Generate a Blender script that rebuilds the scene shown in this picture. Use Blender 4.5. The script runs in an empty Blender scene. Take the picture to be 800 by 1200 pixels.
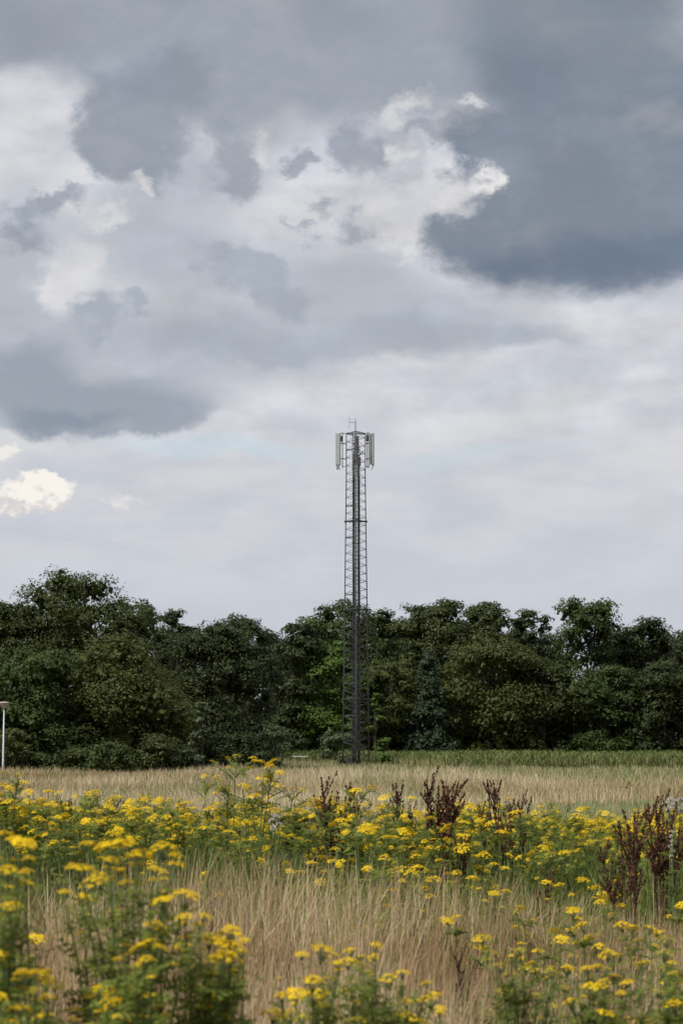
import bpy, math, random
import numpy as np
from mathutils import Vector, Matrix

rng = np.random.default_rng(7)
random.seed(7)
scene = bpy.context.scene
COL = scene.collection
R = math.radians

# ------------------------------------------------------------------ camera
CAM_H, FPX = 1.65, 2500.0            # eye height, focal length in photo pixels (800 x 1200 frame)
PITCH = math.atan(277.0 / FPX)       # horizon sits 277 px below the picture centre
cd = bpy.data.cameras.new('camera'); cam = bpy.data.objects.new('camera', cd); COL.objects.link(cam)
cam.location = (0, 0, CAM_H); cam.rotation_euler = (R(90) + PITCH, 0, 0)
cd.sensor_fit = 'VERTICAL'; cd.sensor_height = 36.0; cd.lens = 36.0 * FPX / 1200.0
cd.clip_start = 0.1; cd.clip_end = 20000
cd.dof.use_dof = True; cd.dof.focus_distance = 38.0; cd.dof.aperture_fstop = 6.5
scene.camera = cam

def at(px, py, Y):
    """point on the ray through photo pixel (px, py) at ground distance Y"""
    u, v = (px - 400) / FPX, (600 - py) / FPX
    d = (u, math.cos(PITCH) - v * math.sin(PITCH), math.sin(PITCH) + v * math.cos(PITCH))
    t = Y / d[1]
    return Vector((d[0] * t, Y, CAM_H + d[2] * t))

# ------------------------------------------------------------------ light
SUN_EL, SUN_AZ = R(52), R(-128)      # azimuth from +Y towards +X: behind the camera, to the left
sun_dir = Vector((math.sin(SUN_AZ) * math.cos(SUN_EL), math.cos(SUN_AZ) * math.cos(SUN_EL), math.sin(SUN_EL)))
sd = bpy.data.lights.new('sun', 'SUN'); sd.energy = 4.8; sd.angle = R(5); sd.color = (1.0, 0.95, 0.86)
so = bpy.data.objects.new('sun', sd); COL.objects.link(so)
so.rotation_euler = sun_dir.to_track_quat('Z', 'Y').to_euler()
scene.view_settings.view_transform = 'Standard'; scene.view_settings.look = 'None'
scene.view_settings.exposure = 0.0; scene.view_settings.gamma = 1.0
scene.view_settings.use_curve_mapping = False
cy = scene.cycles; cy.max_bounces = 6; cy.diffuse_bounces = 3; cy.glossy_bounces = 2; cy.transmission_bounces = 4; cy.transparent_max_bounces = 4
cy.use_adaptive_sampling = True; cy.adaptive_threshold = 0.015; cy.adaptive_min_samples = 16; cy.use_denoising = True

def srgb(r, g, b):
    f = lambda c: (c / 255 / 12.92) if c / 255 <= 0.04045 else ((c / 255 + 0.055) / 1.055) ** 2.4
    return (f(r), f(g), f(b))

# ------------------------------------------------------------------ sky
W_STR = 0.1
def build_world():
    w = bpy.data.worlds.new('World'); scene.world = w; w.use_nodes = True
    w.cycles.sampling_method = 'MANUAL'; w.cycles.sample_map_resolution = 512
    nt = w.node_tree; N, L = nt.nodes, nt.links; N.clear()
    def new(t, **kw):
        n = N.new(t)
        for k, v in kw.items(): setattr(n, k, v)
        return n
    def put(sock, v):
        if isinstance(v, bpy.types.NodeSocket): L.new(v, sock)
        else: sock.default_value = v
    def m(op, a, b=None, c=None, clamp=False):
        n = new('ShaderNodeMath', operation=op, use_clamp=clamp); put(n.inputs[0], a)
        if b is not None: put(n.inputs[1], b)
        if c is not None: put(n.inputs[2], c)
        return n.outputs[0]
    def vm(op, a, b=None, s=None):
        n = new('ShaderNodeVectorMath', operation=op); put(n.inputs[0], a)
        if b is not None: put(n.inputs[1], b)
        if s is not None: put(n.inputs['Scale'], s)
        return n.outputs['Value'] if op in ('LENGTH', 'DOT_PRODUCT') else n.outputs[0]
    def smooth(v, a, b, lo=0.0, hi=1.0):
        n = new('ShaderNodeMapRange', interpolation_type='SMOOTHSTEP')
        put(n.inputs['Value'], v)
        for k, x in (('From Min', a), ('From Max', b), ('To Min', lo), ('To Max', hi)): put(n.inputs[k], x)
        return n.outputs['Result']
    def mixc(f, a, b):
        n = new('ShaderNodeMix', data_type='RGBA'); put(n.inputs[0], f)
        for i, c in ((6, a), (7, b)):
            if isinstance(c, tuple): c = (*c, 1.0)
            put(n.inputs[i], c)
        return n.outputs[2]
    def noise(vec, scale, detail=6.0, rough=0.55, out='Fac', lac=2.0):
        n = new('ShaderNodeTexNoise', noise_dimensions='3D'); put(n.inputs['Vector'], vec)
        put(n.inputs['Scale'], scale); put(n.inputs['Detail'], detail); put(n.inputs['Roughness'], rough); put(n.inputs['Lacunarity'], lac)
        return n.outputs[out]
    tc = new('ShaderNodeTexCoord'); dirv = tc.outputs['Generated']
    sep = new('ShaderNodeSeparateXYZ'); L.new(dirv, sep.inputs[0])
    az = m('ARCTAN2', sep.outputs[0], sep.outputs[1])
    el = m('ARCSINE', sep.outputs[2])
    # angular sky coordinates: 1 unit = 0.04 rad of azimuth / elevation (frame spans about 8 x 9)
    X = m('MULTIPLY_ADD', az, 25.0, 4.0)
    Y = m('MULTIPLY_ADD', el, -25.0, 8.77)
    comb = new('ShaderNodeCombineXYZ'); put(comb.inputs[0], X); put(comb.inputs[1], Y); P0 = comb.outputs[0]
    ns = vm('MULTIPLY', P0, (1.0, 1.35, 1.0))
    # domain warp (broad + fine)
    w1 = vm('SUBTRACT', noise(ns, 0.9, 2.0, 0.5, 'Color'), (0.5, 0.5, 0.5))
    w2 = vm('SUBTRACT', noise(vm('ADD', ns, (7.3, 2.1, 4.0)), 2.4, 6.0, 0.60, 'Color'), (0.5, 0.5, 0.5))
    P = vm('ADD', P0, vm('ADD', vm('SCALE', w1, s=0.75), vm('SCALE', w2, s=0.85)))
    Psoft = vm('ADD', P0, vm('ADD', vm('SCALE', w1, s=0.6), vm('SCALE', w2, s=0.35)))
    def blob(Pv, cx, cy, rx, ry, rot=0.0, inner=0.45, amp=1.0, prev=0.0):
        mp = new('ShaderNodeMapping', vector_type='TEXTURE'); L.new(Pv, mp.inputs[0])
        mp.inputs['Location'].default_value = (cx, cy, 0); mp.inputs['Rotation'].default_value = (0, 0, R(rot))
        mp.inputs['Scale'].default_value = (rx, ry, 1)
        return smooth(vm('LENGTH', mp.outputs[0]), inner, 1.0, amp, prev)
    def total(vals, op='MAXIMUM'):
        s = vals[0]
        for v in vals[1:]: s = m(op, s, v)
        return s
    fb = noise(vm('ADD', vm('MULTIPLY', P0, (1.0, 1.5, 1.0)), (0, 0, 5.0)), 1.3, 5.0, 0.55)
    fbl = noise(vm('ADD', vm('MULTIPLY', P0, (0.6, 1.9, 1.0)), (4.0, 1.0, 8.0)), 1.1, 4.0, 0.55)
    Yw = m('ADD', Y, m('MULTIPLY', m('SUBTRACT', fbl, 0.5), 0.8))
    # breaks of clear pale blue low down
    blue = total([blob(Psoft, 2.5, 5.28, 1.9, 0.2, 2, 0.2, 0.8), blob(Psoft, 5.6, 5.32, 2.2, 0.16, -2, 0.2, 0.45),
                  blob(Psoft, 0.9, 6.75, 2.0, 0.25, 0, 0.2, 0.25)])
    # sunlit heads of cumulus
    w3 = vm('SUBTRACT', noise(vm('ADD', ns, (1.3, 5.1, 2.0)), 5.0, 4.0, 0.6, 'Color'), (0.5, 0.5, 0.5))
    Pc = vm('ADD', P0, vm('ADD', vm('SCALE', w3, s=0.3), vm('SCALE', w2, s=0.4)))
    cum = total([blob(Pc, 0.42, 5.8, 0.5, 0.27, 4, 0.72, 1.0), blob(Pc, 0.05, 5.95, 0.35, 0.22, 0, 0.7, 0.9), blob(Pc, 0.2, 6.0, 0.3, 0.12, -8, 0.5, 0.7),
                 blob(Pc, 0.0, 5.4, 0.28, 0.14, -25, 0.5, 0.7), blob(Pc, 1.45, 5.9, 0.36, 0.1, 4, 0.2, 0.4)])
    # sky texture behind the clouds
    sky = new('ShaderNodeTexSky', sky_type='NISHITA'); sky.sun_disc = False
    sky.sun_elevation = SUN_EL; sky.sun_rotation = SUN_AZ; sky.air_density = 1.0; sky.dust_density = 2.0
    k = 1.0 / W_STR
    c = lambda r, g, b: tuple(v * k for v in srgb(r, g, b))
    pale = mixc(smooth(fbl, 0.35, 0.65), c(200, 203, 211), c(214, 215, 219))
    pale = mixc(smooth(Y, 5.2, 7.5, 0.0, 0.65), pale, c(196, 202, 213))
    # cloud layers from far to near: (colour, opacity, softly or raggedly edged, bodies)
    LAYERS = [
      ((178, 184, 193), 0.85, 's', [(1.9, 2.95, 1.3, 0.9, 30, .3), (1.6, 4.2, 2.9, 0.9, -5, .4), (4.0, 3.5, 1.7, 0.9, 0, .3), (5.3, 3.8, 1.7, 0.5, 0, .3), (0.25, 3.4, 0.75, 1.5, 0, .4), (2.2, 2.2, .9, .5, 0, .2)]),
      ((156, 163, 174), 1.0, 's', [(4.0, -0.7, 8.0, 1.75, 0, .55), (0.1, 0.1, 2.8, 1.1, 0, .6), (3.4, 0.8, 2.0, 0.95, 10, .4), (2.6, 1.3, 1.0, 0.6, 0, .3), (5.2, 0.55, 1.5, 1.15, 0, .5), (1.6, 0.85, 1.3, 0.7, 0, .4), (4.6, 1.1, 1.0, .5, 0, .2)]),
      ((146, 153, 164), 0.7, 's', [(0.2, 0.5, 1.0, 0.55, 0, .2), (2.0, -0.1, 2.2, 0.35, 0, .2), (3.9, 0.3, 1.0, .4, 10, .1)]),
      ((214, 214, 217), 1.0, 'r', [(0.72, 3.35, 0.52, 0.66, -10, .6), (0.95, 3.15, 0.3, 0.3, 0, .5)]),
      ((166, 173, 184), 0.9, 'r', [(2.95, 3.4, 0.85, 0.34, 10, .5), (2.5, 3.2, 0.45, 0.24, 20, .4), (3.45, 3.6, 0.5, 0.36, 0, .4), (1.1, 3.78, 0.52, 0.3, -25, .5), (1.6, 3.62, 0.26, 0.18, 0, .4), (3.5, 2.75, 0.35, 0.12, -15, .2), (5.0, 1.45, .3, .2, 0, .2)]),
      ((143, 151, 163), 0.9, 'r', [(1.55, 1.5, 1.0, 0.9, 0, .85), (2.0, 1.05, 0.8, 0.55, 0, .5), (1.35, 1.95, 0.6, 0.42, 0, .6), (1.65, 2.2, 0.42, 0.26, 0, .4), (1.1, 1.65, .5, .4, 0, .7)]),
      ((150, 157, 169), 0.85, 'r', [(2.72, 1.85, 0.36, 0.5, -20, .4), (2.7, 2.12, 0.45, 0.26, 0, .3), (4.4, 1.92, 0.68, 0.36, 20, .4), (4.12, 1.72, 0.4, 0.36, 0, .4), (3.55, 1.9, 0.28, 0.22, 0, .5), (3.8, 2.45, 0.2, 0.24, 0, .2), (4.25, 2.72, 0.32, 0.28, 0, .4), (0.55, 2.5, 0.48, 0.2, -15, .4), (0.2, 2.75, 0.42, 0.26, 0, .3), (4.9, 1.72, .4, .22, 0, .3)]),
      ((170, 177, 188), 0.85, 's', [(3.3, 4.12, 1.5, 0.26, -4, .3), (2.4, 4.0, 1.4, 0.4, 0, .2), (4.7, 3.95, 1.1, 0.32, 0, .3), (6.1, 3.96, 1.0, 0.2, 4, .2)]),
      ((151, 160, 172), 0.92, 's', [(0.9, 4.72, 2.1, 0.46, 3, .45), (1.3, 4.92, 1.4, 0.28, -2, .6), (0.2, 4.45, 1.2, .5, 0, .3)]),
      ((133, 146, 161), 0.8, 's', [(0.75, 4.9, 1.2, 0.22, 0, .15)]),
      ((129, 138, 151), 1.0, 'r', [(7.25, 1.7, 2.35, 1.8, 0, .7), (5.65, 1.72, 0.8, 0.42, 0, .5), (5.35, 2.78, 0.62, 0.42, 0, .5)]),
      ((129, 138, 151), 1.0, 's', [(6.4, 2.8, 1.6, 0.86, 4, .55), (7.4, 2.6, 2.2, 1.02, 0, .65)]),
      ((132, 141, 153), 0.95, 's', [(6.9, 0.2, 2.0, 1.5, 0, .45)]),
      ((117, 128, 142), 0.75, 's', [(6.2, 1.0, 1.1, 0.55, 25, .1), (7.6, -0.1, 1.2, 0.6, 0, .1)]),
      ((105, 119, 138), 0.85, 's', [(7.2, 3.05, 2.0, 0.46, -2, .15), (6.0, 3.1, 1.0, 0.34, 5, .1)]),
      ((142, 151, 164), 0.45, 's', [(7.1, 1.75, 1.3, 0.3, 10, .1), (6.1, 2.1, .5, .4, 0, .1)]),
      ((221, 220, 221), 0.88, 'r', [(5.42, 2.26, 0.5, 0.32, -20, .3), (4.55, 2.68, 0.32, 0.42, 0, .3), (4.78, 1.38, 0.42, 0.24, -30, .2), (4.62, 2.02, 0.24, 0.2, 0, .2), (1.3, 2.66, 0.5, 0.16, 0, .2), (1.62, 2.3, 0.22, 0.12, 0, .2), (3.05, 1.72, .2, .25, 0, .2), (4.85, 2.95, .25, .16, 0, .2), (5.55, 1.32, 0.34, 0.12, 0, .1)]),
      ((238, 236, 234), 0.9, 'r', [(5.75, 2.2, 0.28, 0.14, -25, .2)]),
    ]
    drk = pale
    dev = m('MULTIPLY_ADD', m('SUBTRACT', fb, 0.5), 1.5, 0.97)
    for cc, op, edge, bodies in LAYERS:
        a = None
        # (the tiny term only makes the shader evaluate the layers one after another)
        nd = new('ShaderNodeVectorMath', operation='MULTIPLY_ADD'); put(nd.inputs[0], drk); nd.inputs[1].default_value = (1e-8,) * 3; put(nd.inputs[2], P if edge == 'r' else Psoft)
        for b in bodies:
            b = b[:5] + ((b[5] * 0.62 - 0.05) if edge == 'r' else b[5] * 0.9,)
            a = blob(nd.outputs[0], *b, 1.0, 0.0 if a is None else a)
        a = m('MULTIPLY', m('MULTIPLY', a, dev, clamp=True), op)
        drk = mixc(a, drk, c(*cc))
    # the same kind of sky carries on all round, outside the traced part
    inframe = m('MULTIPLY', smooth(m('ABSOLUTE', m('SUBTRACT', X, 4.0)), 4.3, 7.0, 1.0, 0.0), smooth(Y, -2.5, -0.3, 0.0, 1.0))
    gen_n = noise(vm('ADD', ns, (3.0, 9.0, 1.0)), 0.38, 5.0, 0.58)
    gmid = mixc(smooth(gen_n, 0.36, 0.52), pale, c(170, 177, 187))
    gcol = mixc(smooth(gen_n, 0.5, 0.66), gmid, c(128, 138, 152))
    gcol = mixc(smooth(Yw, 4.6, 6.0, 0.0, 0.8), gcol, pale)
    drk = mixc(inframe, gcol, drk)
    drk = mixc(blue, drk, c(210, 221, 229))
    # soft modelling of the cloud masses
    shade = m('MULTIPLY_ADD', m('SUBTRACT', fb, 0.5), smooth(Y, 4.6, 5.6, 0.62, 0.16), 1.0)
    drk = vm('SCALE', drk, s=shade)
    fbc = noise(vm('MULTIPLY', P0, (1.0, 1.3, 1.0)), 4.5, 4.0, 0.6)
    cshade = smooth(m('ADD', m('MULTIPLY', m('SUBTRACT', Y, 5.88), 2.2), m('MULTIPLY', m('SUBTRACT', fbc, 0.5), 2.6)), -0.15, 0.35)
    cumc = mixc(cshade, c(252, 247, 238), c(216, 213, 213))
    drk = mixc(m('MULTIPLY', cum, 0.96), drk, cumc)
    cover = m('SUBTRACT', 0.97, m('MULTIPLY', blue, 0.2))
    out = mixc(cover, sky.outputs[0], drk)
    bg = new('ShaderNodeBackground'); L.new(out, bg.inputs[0]); bg.inputs[1].default_value = W_STR
    wo = new('ShaderNodeOutputWorld'); L.new(bg.outputs[0], wo.inputs[0])
build_world()

# ------------------------------------------------------------------ helpers
def fast_mesh(name, V, F, mat, tint=None, smooth=False):
    """V (n,3), F (m,k) constant polygon size"""
    V = np.asarray(V, np.float32); F = np.asarray(F, np.int32)
    me = bpy.data.meshes.new(name)
    me.vertices.add(len(V)); me.vertices.foreach_set('co', V.ravel())
    k = F.shape[1]
    me.loops.add(F.size); me.loops.foreach_set('vertex_index', F.ravel())
    me.polygons.add(len(F)); me.polygons.foreach_set('loop_start', np.arange(0, F.size, k, dtype=np.int32))
    if smooth: me.polygons.foreach_set('use_smooth', np.ones(len(F), bool))
    me.update(calc_edges=True)
    if tint is not None:
        a = me.attributes.new('tint', 'FLOAT', 'POINT'); a.data.foreach_set('value', np.asarray(tint, np.float32))
    if mat: me.materials.append(mat)
    return me

class MB:
    """collects simple solids; polygons of mixed size with a material slot each"""
    def __init__(s): s.v = []; s.f = []; s.m = []
    def add(s, vs, fs, mi=0):
        o = len(s.v); s.v += [tuple(v) for v in vs]
        for f in fs: s.f.append(tuple(i + o for i in f)); s.m.append(mi)
    def tube(s, pts, rad, n=6, mi=0, cap=True):
        pts = [Vector(p) for p in pts]
        if not hasattr(rad, '__len__'): rad = [rad] * len(pts)
        rings = []
        for i, p in enumerate(pts):
            t = (pts[min(i + 1, len(pts) - 1)] - pts[max(i - 1, 0)]).normalized()
            a = t.cross(Vector((0, 0, 1)) if abs(t.z) < 0.95 else Vector((0, 1, 0))).normalized(); b = t.cross(a)
            rings.append([p + (a * math.cos(q) + b * math.sin(q)) * rad[i] for q in [2 * math.pi * k / n for k in range(n)]])
        vs = [v for r in rings for v in r]; fs = []
        for i in range(len(pts) - 1):
            for k in range(n):
                k2 = (k + 1) % n
                fs.append((i * n + k, i * n + k2, (i + 1) * n + k2, (i + 1) * n + k))
        if cap: fs.append(tuple(range(n))[::-1]); fs.append(tuple((len(pts) - 1) * n + k for k in range(n)))
        s.add(vs, fs, mi)
    def box(s, c, size, mi=0, bev=0.0):
        x, y, z = [v / 2 for v in size]; c = Vector(c)
        if bev <= 0:
            vs = [c + Vector((a * x, b * y, d * z)) for d in (-1, 1) for a, b in ((-1, -1), (1, -1), (1, 1), (-1, 1))]
            s.add(vs, [(3, 2, 1, 0), (4, 5, 6, 7), (0, 1, 5, 4), (1, 2, 6, 5), (2, 3, 7, 6), (3, 0, 4, 7)], mi)
        else:
            prof = [(-x + bev, -y), (x - bev, -y), (x, -y + bev), (x, y - bev), (x - bev, y), (-x + bev, y), (-x, y - bev), (-x, -y + bev)]
            vs = []
            for zz, sc in ((-z, 1 - bev / max(x, y)), (-z + bev, 1), (z - bev, 1), (z, 1 - bev / max(x, y))):
                vs += [c + Vector((a * sc, b * sc, zz)) for a, b in prof]
            fs = [tuple(range(8))[::-1], tuple(24 + i for i in range(8))]
            for r in range(3):
                for k in range(8):
                    k2 = (k + 1) % 8; fs.append((r * 8 + k, r * 8 + k2, r * 8 + 8 + k2, r * 8 + 8 + k))
            s.add(vs, fs, mi)
    def lathe(s, prof, n=16, c=(0, 0, 0), mi=0):
        c = Vector(c); vs = []
        for r, z in prof: vs += [c + Vector((r * math.cos(2 * math.pi * k / n), r * math.sin(2 * math.pi * k / n), z)) for k in range(n)]
        fs = []
        for i in range(len(prof) - 1):
            for k in range(n):
                k2 = (k + 1) % n; fs.append((i * n + k, i * n + k2, (i + 1) * n + k2, (i + 1) * n + k))
        fs.append(tuple(range(n))[::-1]); fs.append(tuple((len(prof) - 1) * n + k for k in range(n)))
        s.add(vs, fs, mi)
    def mesh(s, name, mats, smooth=False):
        me = bpy.data.meshes.new(name); me.from_pydata(s.v, [], s.f)
        for mm in (mats if isinstance(mats, (list, tuple)) else [mats]): me.materials.append(mm)
        me.polygons.foreach_set('material_index', s.m)
        if smooth: me.polygons.foreach_set('use_smooth', [True] * len(s.f))
        me.update(); return me

def obj(name, me, parent=None, loc=(0, 0, 0), rot=None, scale=None):
    o = bpy.data.objects.new(name, me); COL.objects.link(o); o.location = loc
    if rot is not None: o.rotation_euler = rot
    if scale is not None: o.scale = scale
    if parent: o.parent = parent
    return o
def tag(o, label=None, cat=None, group=None, kind=None):
    if label: o['label'] = label
    if cat: o['category'] = cat
    if group: o['group'] = group
    if kind: o['kind'] = kind
    return o
def thing(name, label, cat, loc, rz=0, group=None, scale=None):
    o = obj(name, None, None, loc, (0, 0, rz), scale); o.empty_display_size = 0.2
    return tag(o, label, cat, group)

# ------------------------------------------------------------------ materials
def mat_plain(name, col, rough=0.6, metal=0.0, vary=0.15, scale=6.0, bump=0.0):
    m = bpy.data.materials.new(name); m.use_nodes = True; nt = m.node_tree; N, L = nt.nodes, nt.links
    b = N['Principled BSDF']; b.inputs['Roughness'].default_value = rough; b.inputs['Metallic'].default_value = metal
    tc = N.new('ShaderNodeTexCoord'); n = N.new('ShaderNodeTexNoise'); n.inputs['Scale'].default_value = scale; n.inputs['Detail'].default_value = 6
    L.new(tc.outputs['Object'], n.inputs['Vector'])
    r = N.new('ShaderNodeValToRGB'); r.color_ramp.elements[0].position = 0.3; r.color_ramp.elements[1].position = 0.7
    r.color_ramp.elements[0].color = (*[c * (1 - vary) for c in col], 1); r.color_ramp.elements[1].color = (*[min(1, c * (1 + vary)) for c in col], 1)
    L.new(n.outputs['Fac'], r.inputs[0]); L.new(r.outputs[0], b.inputs['Base Color'])
    return m
def mat_tint(name, stops, rough=0.65, trans=0.25, spec=0.3, objvar=0.0):
    """colour from the per-piece 'tint' attribute through a ramp; thin leaves let some light through"""
    m = bpy.data.materials.new(name); m.use_nodes = True; nt = m.node_tree; N, L = nt.nodes, nt.links
    b = N['Principled BSDF']; b.inputs['Roughness'].default_value = rough; b.inputs['Specular IOR Level'].default_value = spec
    a = N.new('ShaderNodeAttribute'); a.attribute_name = 'tint'
    r = N.new('ShaderNodeValToRGB'); cr = r.color_ramp
    while len(cr.elements) < len(stops): cr.elements.new(0.5)
    for e, (p, c) in zip(cr.elements, stops): e.position = p; e.color = (*c, 1)
    L.new(a.outputs['Fac'], r.inputs[0]); col = r.outputs[0]
    if objvar:
        oi = N.new('ShaderNodeObjectInfo'); hs = N.new('ShaderNodeHueSaturation')
        mr = N.new('ShaderNodeMapRange'); mr.inputs['To Min'].default_value = 1 - objvar; mr.inputs['To Max'].default_value = 1 + objvar
        L.new(oi.outputs['Random'], mr.inputs[0]); L.new(mr.outputs[0], hs.inputs['Value']); L.new(col, hs.inputs['Color']); col = hs.outputs[0]
    L.new(col, b.inputs['Base Color'])
    t = N.new('ShaderNodeBsdfTranslucent'); L.new(col, t.inputs[0])
    mx = N.new('ShaderNodeMixShader'); mx.inputs[0].default_value = trans
    L.new(b.outputs[0], mx.inputs[1]); L.new(t.outputs[0], mx.inputs[2]); L.new(mx.outputs[0], N['Material Output'].inputs[0])
    return m

M = {}
M['steel'] = mat_plain('galvanised_steel', (0.065, 0.068, 0.072), 0.55, 0.3, 0.2, 1.5)
M['cable'] = mat_plain('black_cable_jacket', (0.02, 0.02, 0.022), 0.5, 0, 0.3, 3)
M['panel'] = mat_plain('antenna_grey_plastic', (0.31, 0.335, 0.35), 0.45, 0, 0.06, 2)
M['panel_back'] = mat_plain('antenna_back_metal', (0.16, 0.165, 0.17), 0.5, 0.2, 0.15, 2)
M['radio'] = mat_plain('radio_unit_grey', (0.14, 0.15, 0.16), 0.5, 0.2, 0.2, 5)
M['lamp_pole'] = mat_plain('lamp_pole_grey', (0.42, 0.45, 0.5), 0.5, 0.1, 0.1, 3)
M['lamp_bowl'] = mat_plain('lamp_bowl', (0.36, 0.33, 0.27), 0.35, 0, 0.1, 6)
M['lamp_cap'] = mat_plain('lamp_cap', (0.32, 0.3, 0.27), 0.5, 0, 0.1, 6)
M['white_paint'] = mat_plain('white_rail_paint', (0.5, 0.5, 0.49), 0.5, 0, 0.06, 4)
M['bark'] = mat_plain('bark', (0.07, 0.055, 0.042), 0.9, 0, 0.4, 3)
M['stem_green'] = mat_plain('stem_green', (0.10, 0.14, 0.045), 0.7, 0, 0.3, 8)
M['stem_brown'] = mat_plain('dock_stem', (0.085, 0.035, 0.025), 0.8, 0, 0.3, 8)
M['fluff'] = mat_tint('thistle_down', [(0, (0.5, 0.46, 0.42)), (1, (0.8, 0.78, 0.75))], 0.9, 0.4)
def leafmat(name, lo, hi, trans=0.22): return mat_tint(name, [(0, lo), (1, hi)], 0.6, trans, 0.25)
M['oak'] = leafmat('oak_leaves', (0.034, 0.047, 0.012), (0.068, 0.085, 0.022), 0.3)
M['dark'] = leafmat('dark_leaves', (0.026, 0.038, 0.013), (0.052, 0.068, 0.021), 0.3)
M['olive'] = leafmat('olive_leaves', (0.044, 0.058, 0.013), (0.088, 0.102, 0.026), 0.3)
M['mid'] = leafmat('mid_green_leaves', (0.032, 0.052, 0.013), (0.066, 0.096, 0.024), 0.3)
M['fresh'] = leafmat('fresh_green_leaves', (0.045, 0.08, 0.012), (0.085, 0.14, 0.024), 0.3)
M['blue'] = leafmat('blue_green_leaves', (0.026, 0.045, 0.022), (0.05, 0.078, 0.038), 0.3)
M['willow'] = leafmat('grey_green_leaves', (0.055, 0.08, 0.035), (0.11, 0.14, 0.065), 0.3)
M['dry'] = mat_tint('dry_grass', [(0.0, (0.20, 0.115, 0.065)), (0.3, (0.42, 0.28, 0.165)), (0.6, (0.56, 0.41, 0.25)), (0.8, (0.66, 0.54, 0.35)), (0.86, (0.33, 0.33, 0.10)), (1.0, (0.15, 0.20, 0.05))], 0.7, 0.42, 0.25)
M['meadow'] = mat_tint('meadow_grass', [(0.0, (0.28, 0.175, 0.10)), (0.35, (0.47, 0.36, 0.215)), (0.6, (0.62, 0.52, 0.35)), (0.66, (0.20, 0.215, 0.09)), (0.85, (0.20, 0.25, 0.10)), (1.0, (0.27, 0.34, 0.17))], 0.75, 0.3, 0.2)
M['weeds'] = mat_tint('weed_leaves', [(0.0, (0.055, 0.09, 0.016)), (0.5, (0.12, 0.165, 0.036)), (1.0, (0.26, 0.26, 0.08))], 0.6, 0.3, 0.25)
M['maize'] = mat_tint('maize_leaves', [(0.0, (0.07, 0.105, 0.025)), (0.7, (0.15, 0.185, 0.05)), (0.8, (0.33, 0.30, 0.14)), (1.0, (0.38, 0.34, 0.18))], 0.6, 0.3, 0.3)
M['rag_leaf'] = mat_tint('ragwort_leaves', [(0.0, (0.09, 0.13, 0.022)), (0.5, (0.185, 0.23, 0.044)), (1.0, (0.32, 0.32, 0.075))], 0.6, 0.5, 0.25, 0.2)
M['yellow'] = mat_tint('yellow_petals', [(0.0, (0.50, 0.30, 0.008)), (0.5, (0.80, 0.56, 0.012)), (1.0, (0.86, 0.66, 0.02))], 0.6, 0.25, 0.2, 0.1)
M['olive_fl'] = mat_tint('fading_petals', [(0.0, (0.22, 0.17, 0.02)), (0.5, (0.42, 0.34, 0.03)), (1.0, (0.55, 0.46, 0.05))], 0.7, 0.25, 0.2, 0.15)
M['bud'] = mat_tint('green_buds', [(0.0, (0.09, 0.12, 0.02)), (1.0, (0.24, 0.25, 0.04))], 0.7, 0.25, 0.2, 0.15)
M['dock'] = mat_tint('dock_seed', [(0.0, (0.032, 0.014, 0.008)), (0.6, (0.080, 0.035, 0.018)), (1.0, (0.20, 0.105, 0.05))], 0.8, 0.1, 0.2, 0.4)
M['dockleaf'] = mat_tint('dock_dry_leaf', [(0.0, (0.07, 0.03, 0.02)), (1.0, (0.20, 0.12, 0.06))], 0.8, 0.2, 0.2)

# ------------------------------------------------------------------ ground
def ground_mat():
    m = bpy.data.materials.new('field_soil_and_thatch'); m.use_nodes = True; nt = m.node_tree; N, L = nt.nodes, nt.links
    b = N['Principled BSDF']; b.inputs['Roughness'].default_value = 0.95; b.inputs['Specular IOR Level'].default_value = 0.1
    tc = N.new('ShaderNodeTexCoord')
    n1 = N.new('ShaderNodeTexNoise'); n1.inputs['Scale'].default_value = 0.12; n1.inputs['Detail'].default_value = 5
    n2 = N.new('ShaderNodeTexNoise'); n2.inputs['Scale'].default_value = 6.0; n2.inputs['Detail'].default_value = 8; n2.inputs['Roughness'].default_value = 0.7
    for n in (n1, n2): L.new(tc.outputs['Object'], n.inputs['Vector'])
    r1 = N.new('ShaderNodeValToRGB'); r1.color_ramp.elements[0].color = (0.20, 0.15, 0.085, 1); r1.color_ramp.elements[1].color = (0.16, 0.17, 0.07, 1)
    r1.color_ramp.elements[0].position = 0.42; r1.color_ramp.elements[1].position = 0.62
    r2 = N.new('ShaderNodeValToRGB'); r2.color_ramp.elements[0].color = (0.45, 0.42, 0.4, 1); r2.color_ramp.elements[1].color = (1.3, 1.25, 1.15, 1)
    L.new(n1.outputs[0], r1.inputs[0]); L.new(n2.outputs[0], r2.inputs[0])
    mx = N.new('ShaderNodeMix'); mx.data_type = 'RGBA'; mx.blend_type = 'MULTIPLY'; mx.inputs[0].default_value = 1
    L.new(r1.outputs[0], mx.inputs[6]); L.new(r2.outputs[0], mx.inputs[7]); L.new(mx.outputs[2], b.inputs['Base Color'])
    bp = N.new('ShaderNodeBump'); bp.inputs['Distance'].default_value = 0.05; L.new(n2.outputs[0], bp.inputs['Height']); L.new(bp.outputs[0], b.inputs['Normal'])
    return m
def gz(x, y):
    """gentle unevenness of the field, flat far away"""
    f = np.clip((np.asarray(y) - 3) / 10, 0, 1) * np.clip((420 - np.asarray(y)) / 150, 0, 1)
    return f * (0.05 * np.sin(np.asarray(x) * 0.31 + np.asarray(y) * 0.17) + 0.04 * np.sin(np.asarray(x) * 0.13 - np.asarray(y) * 0.23 + 1.3))
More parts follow.
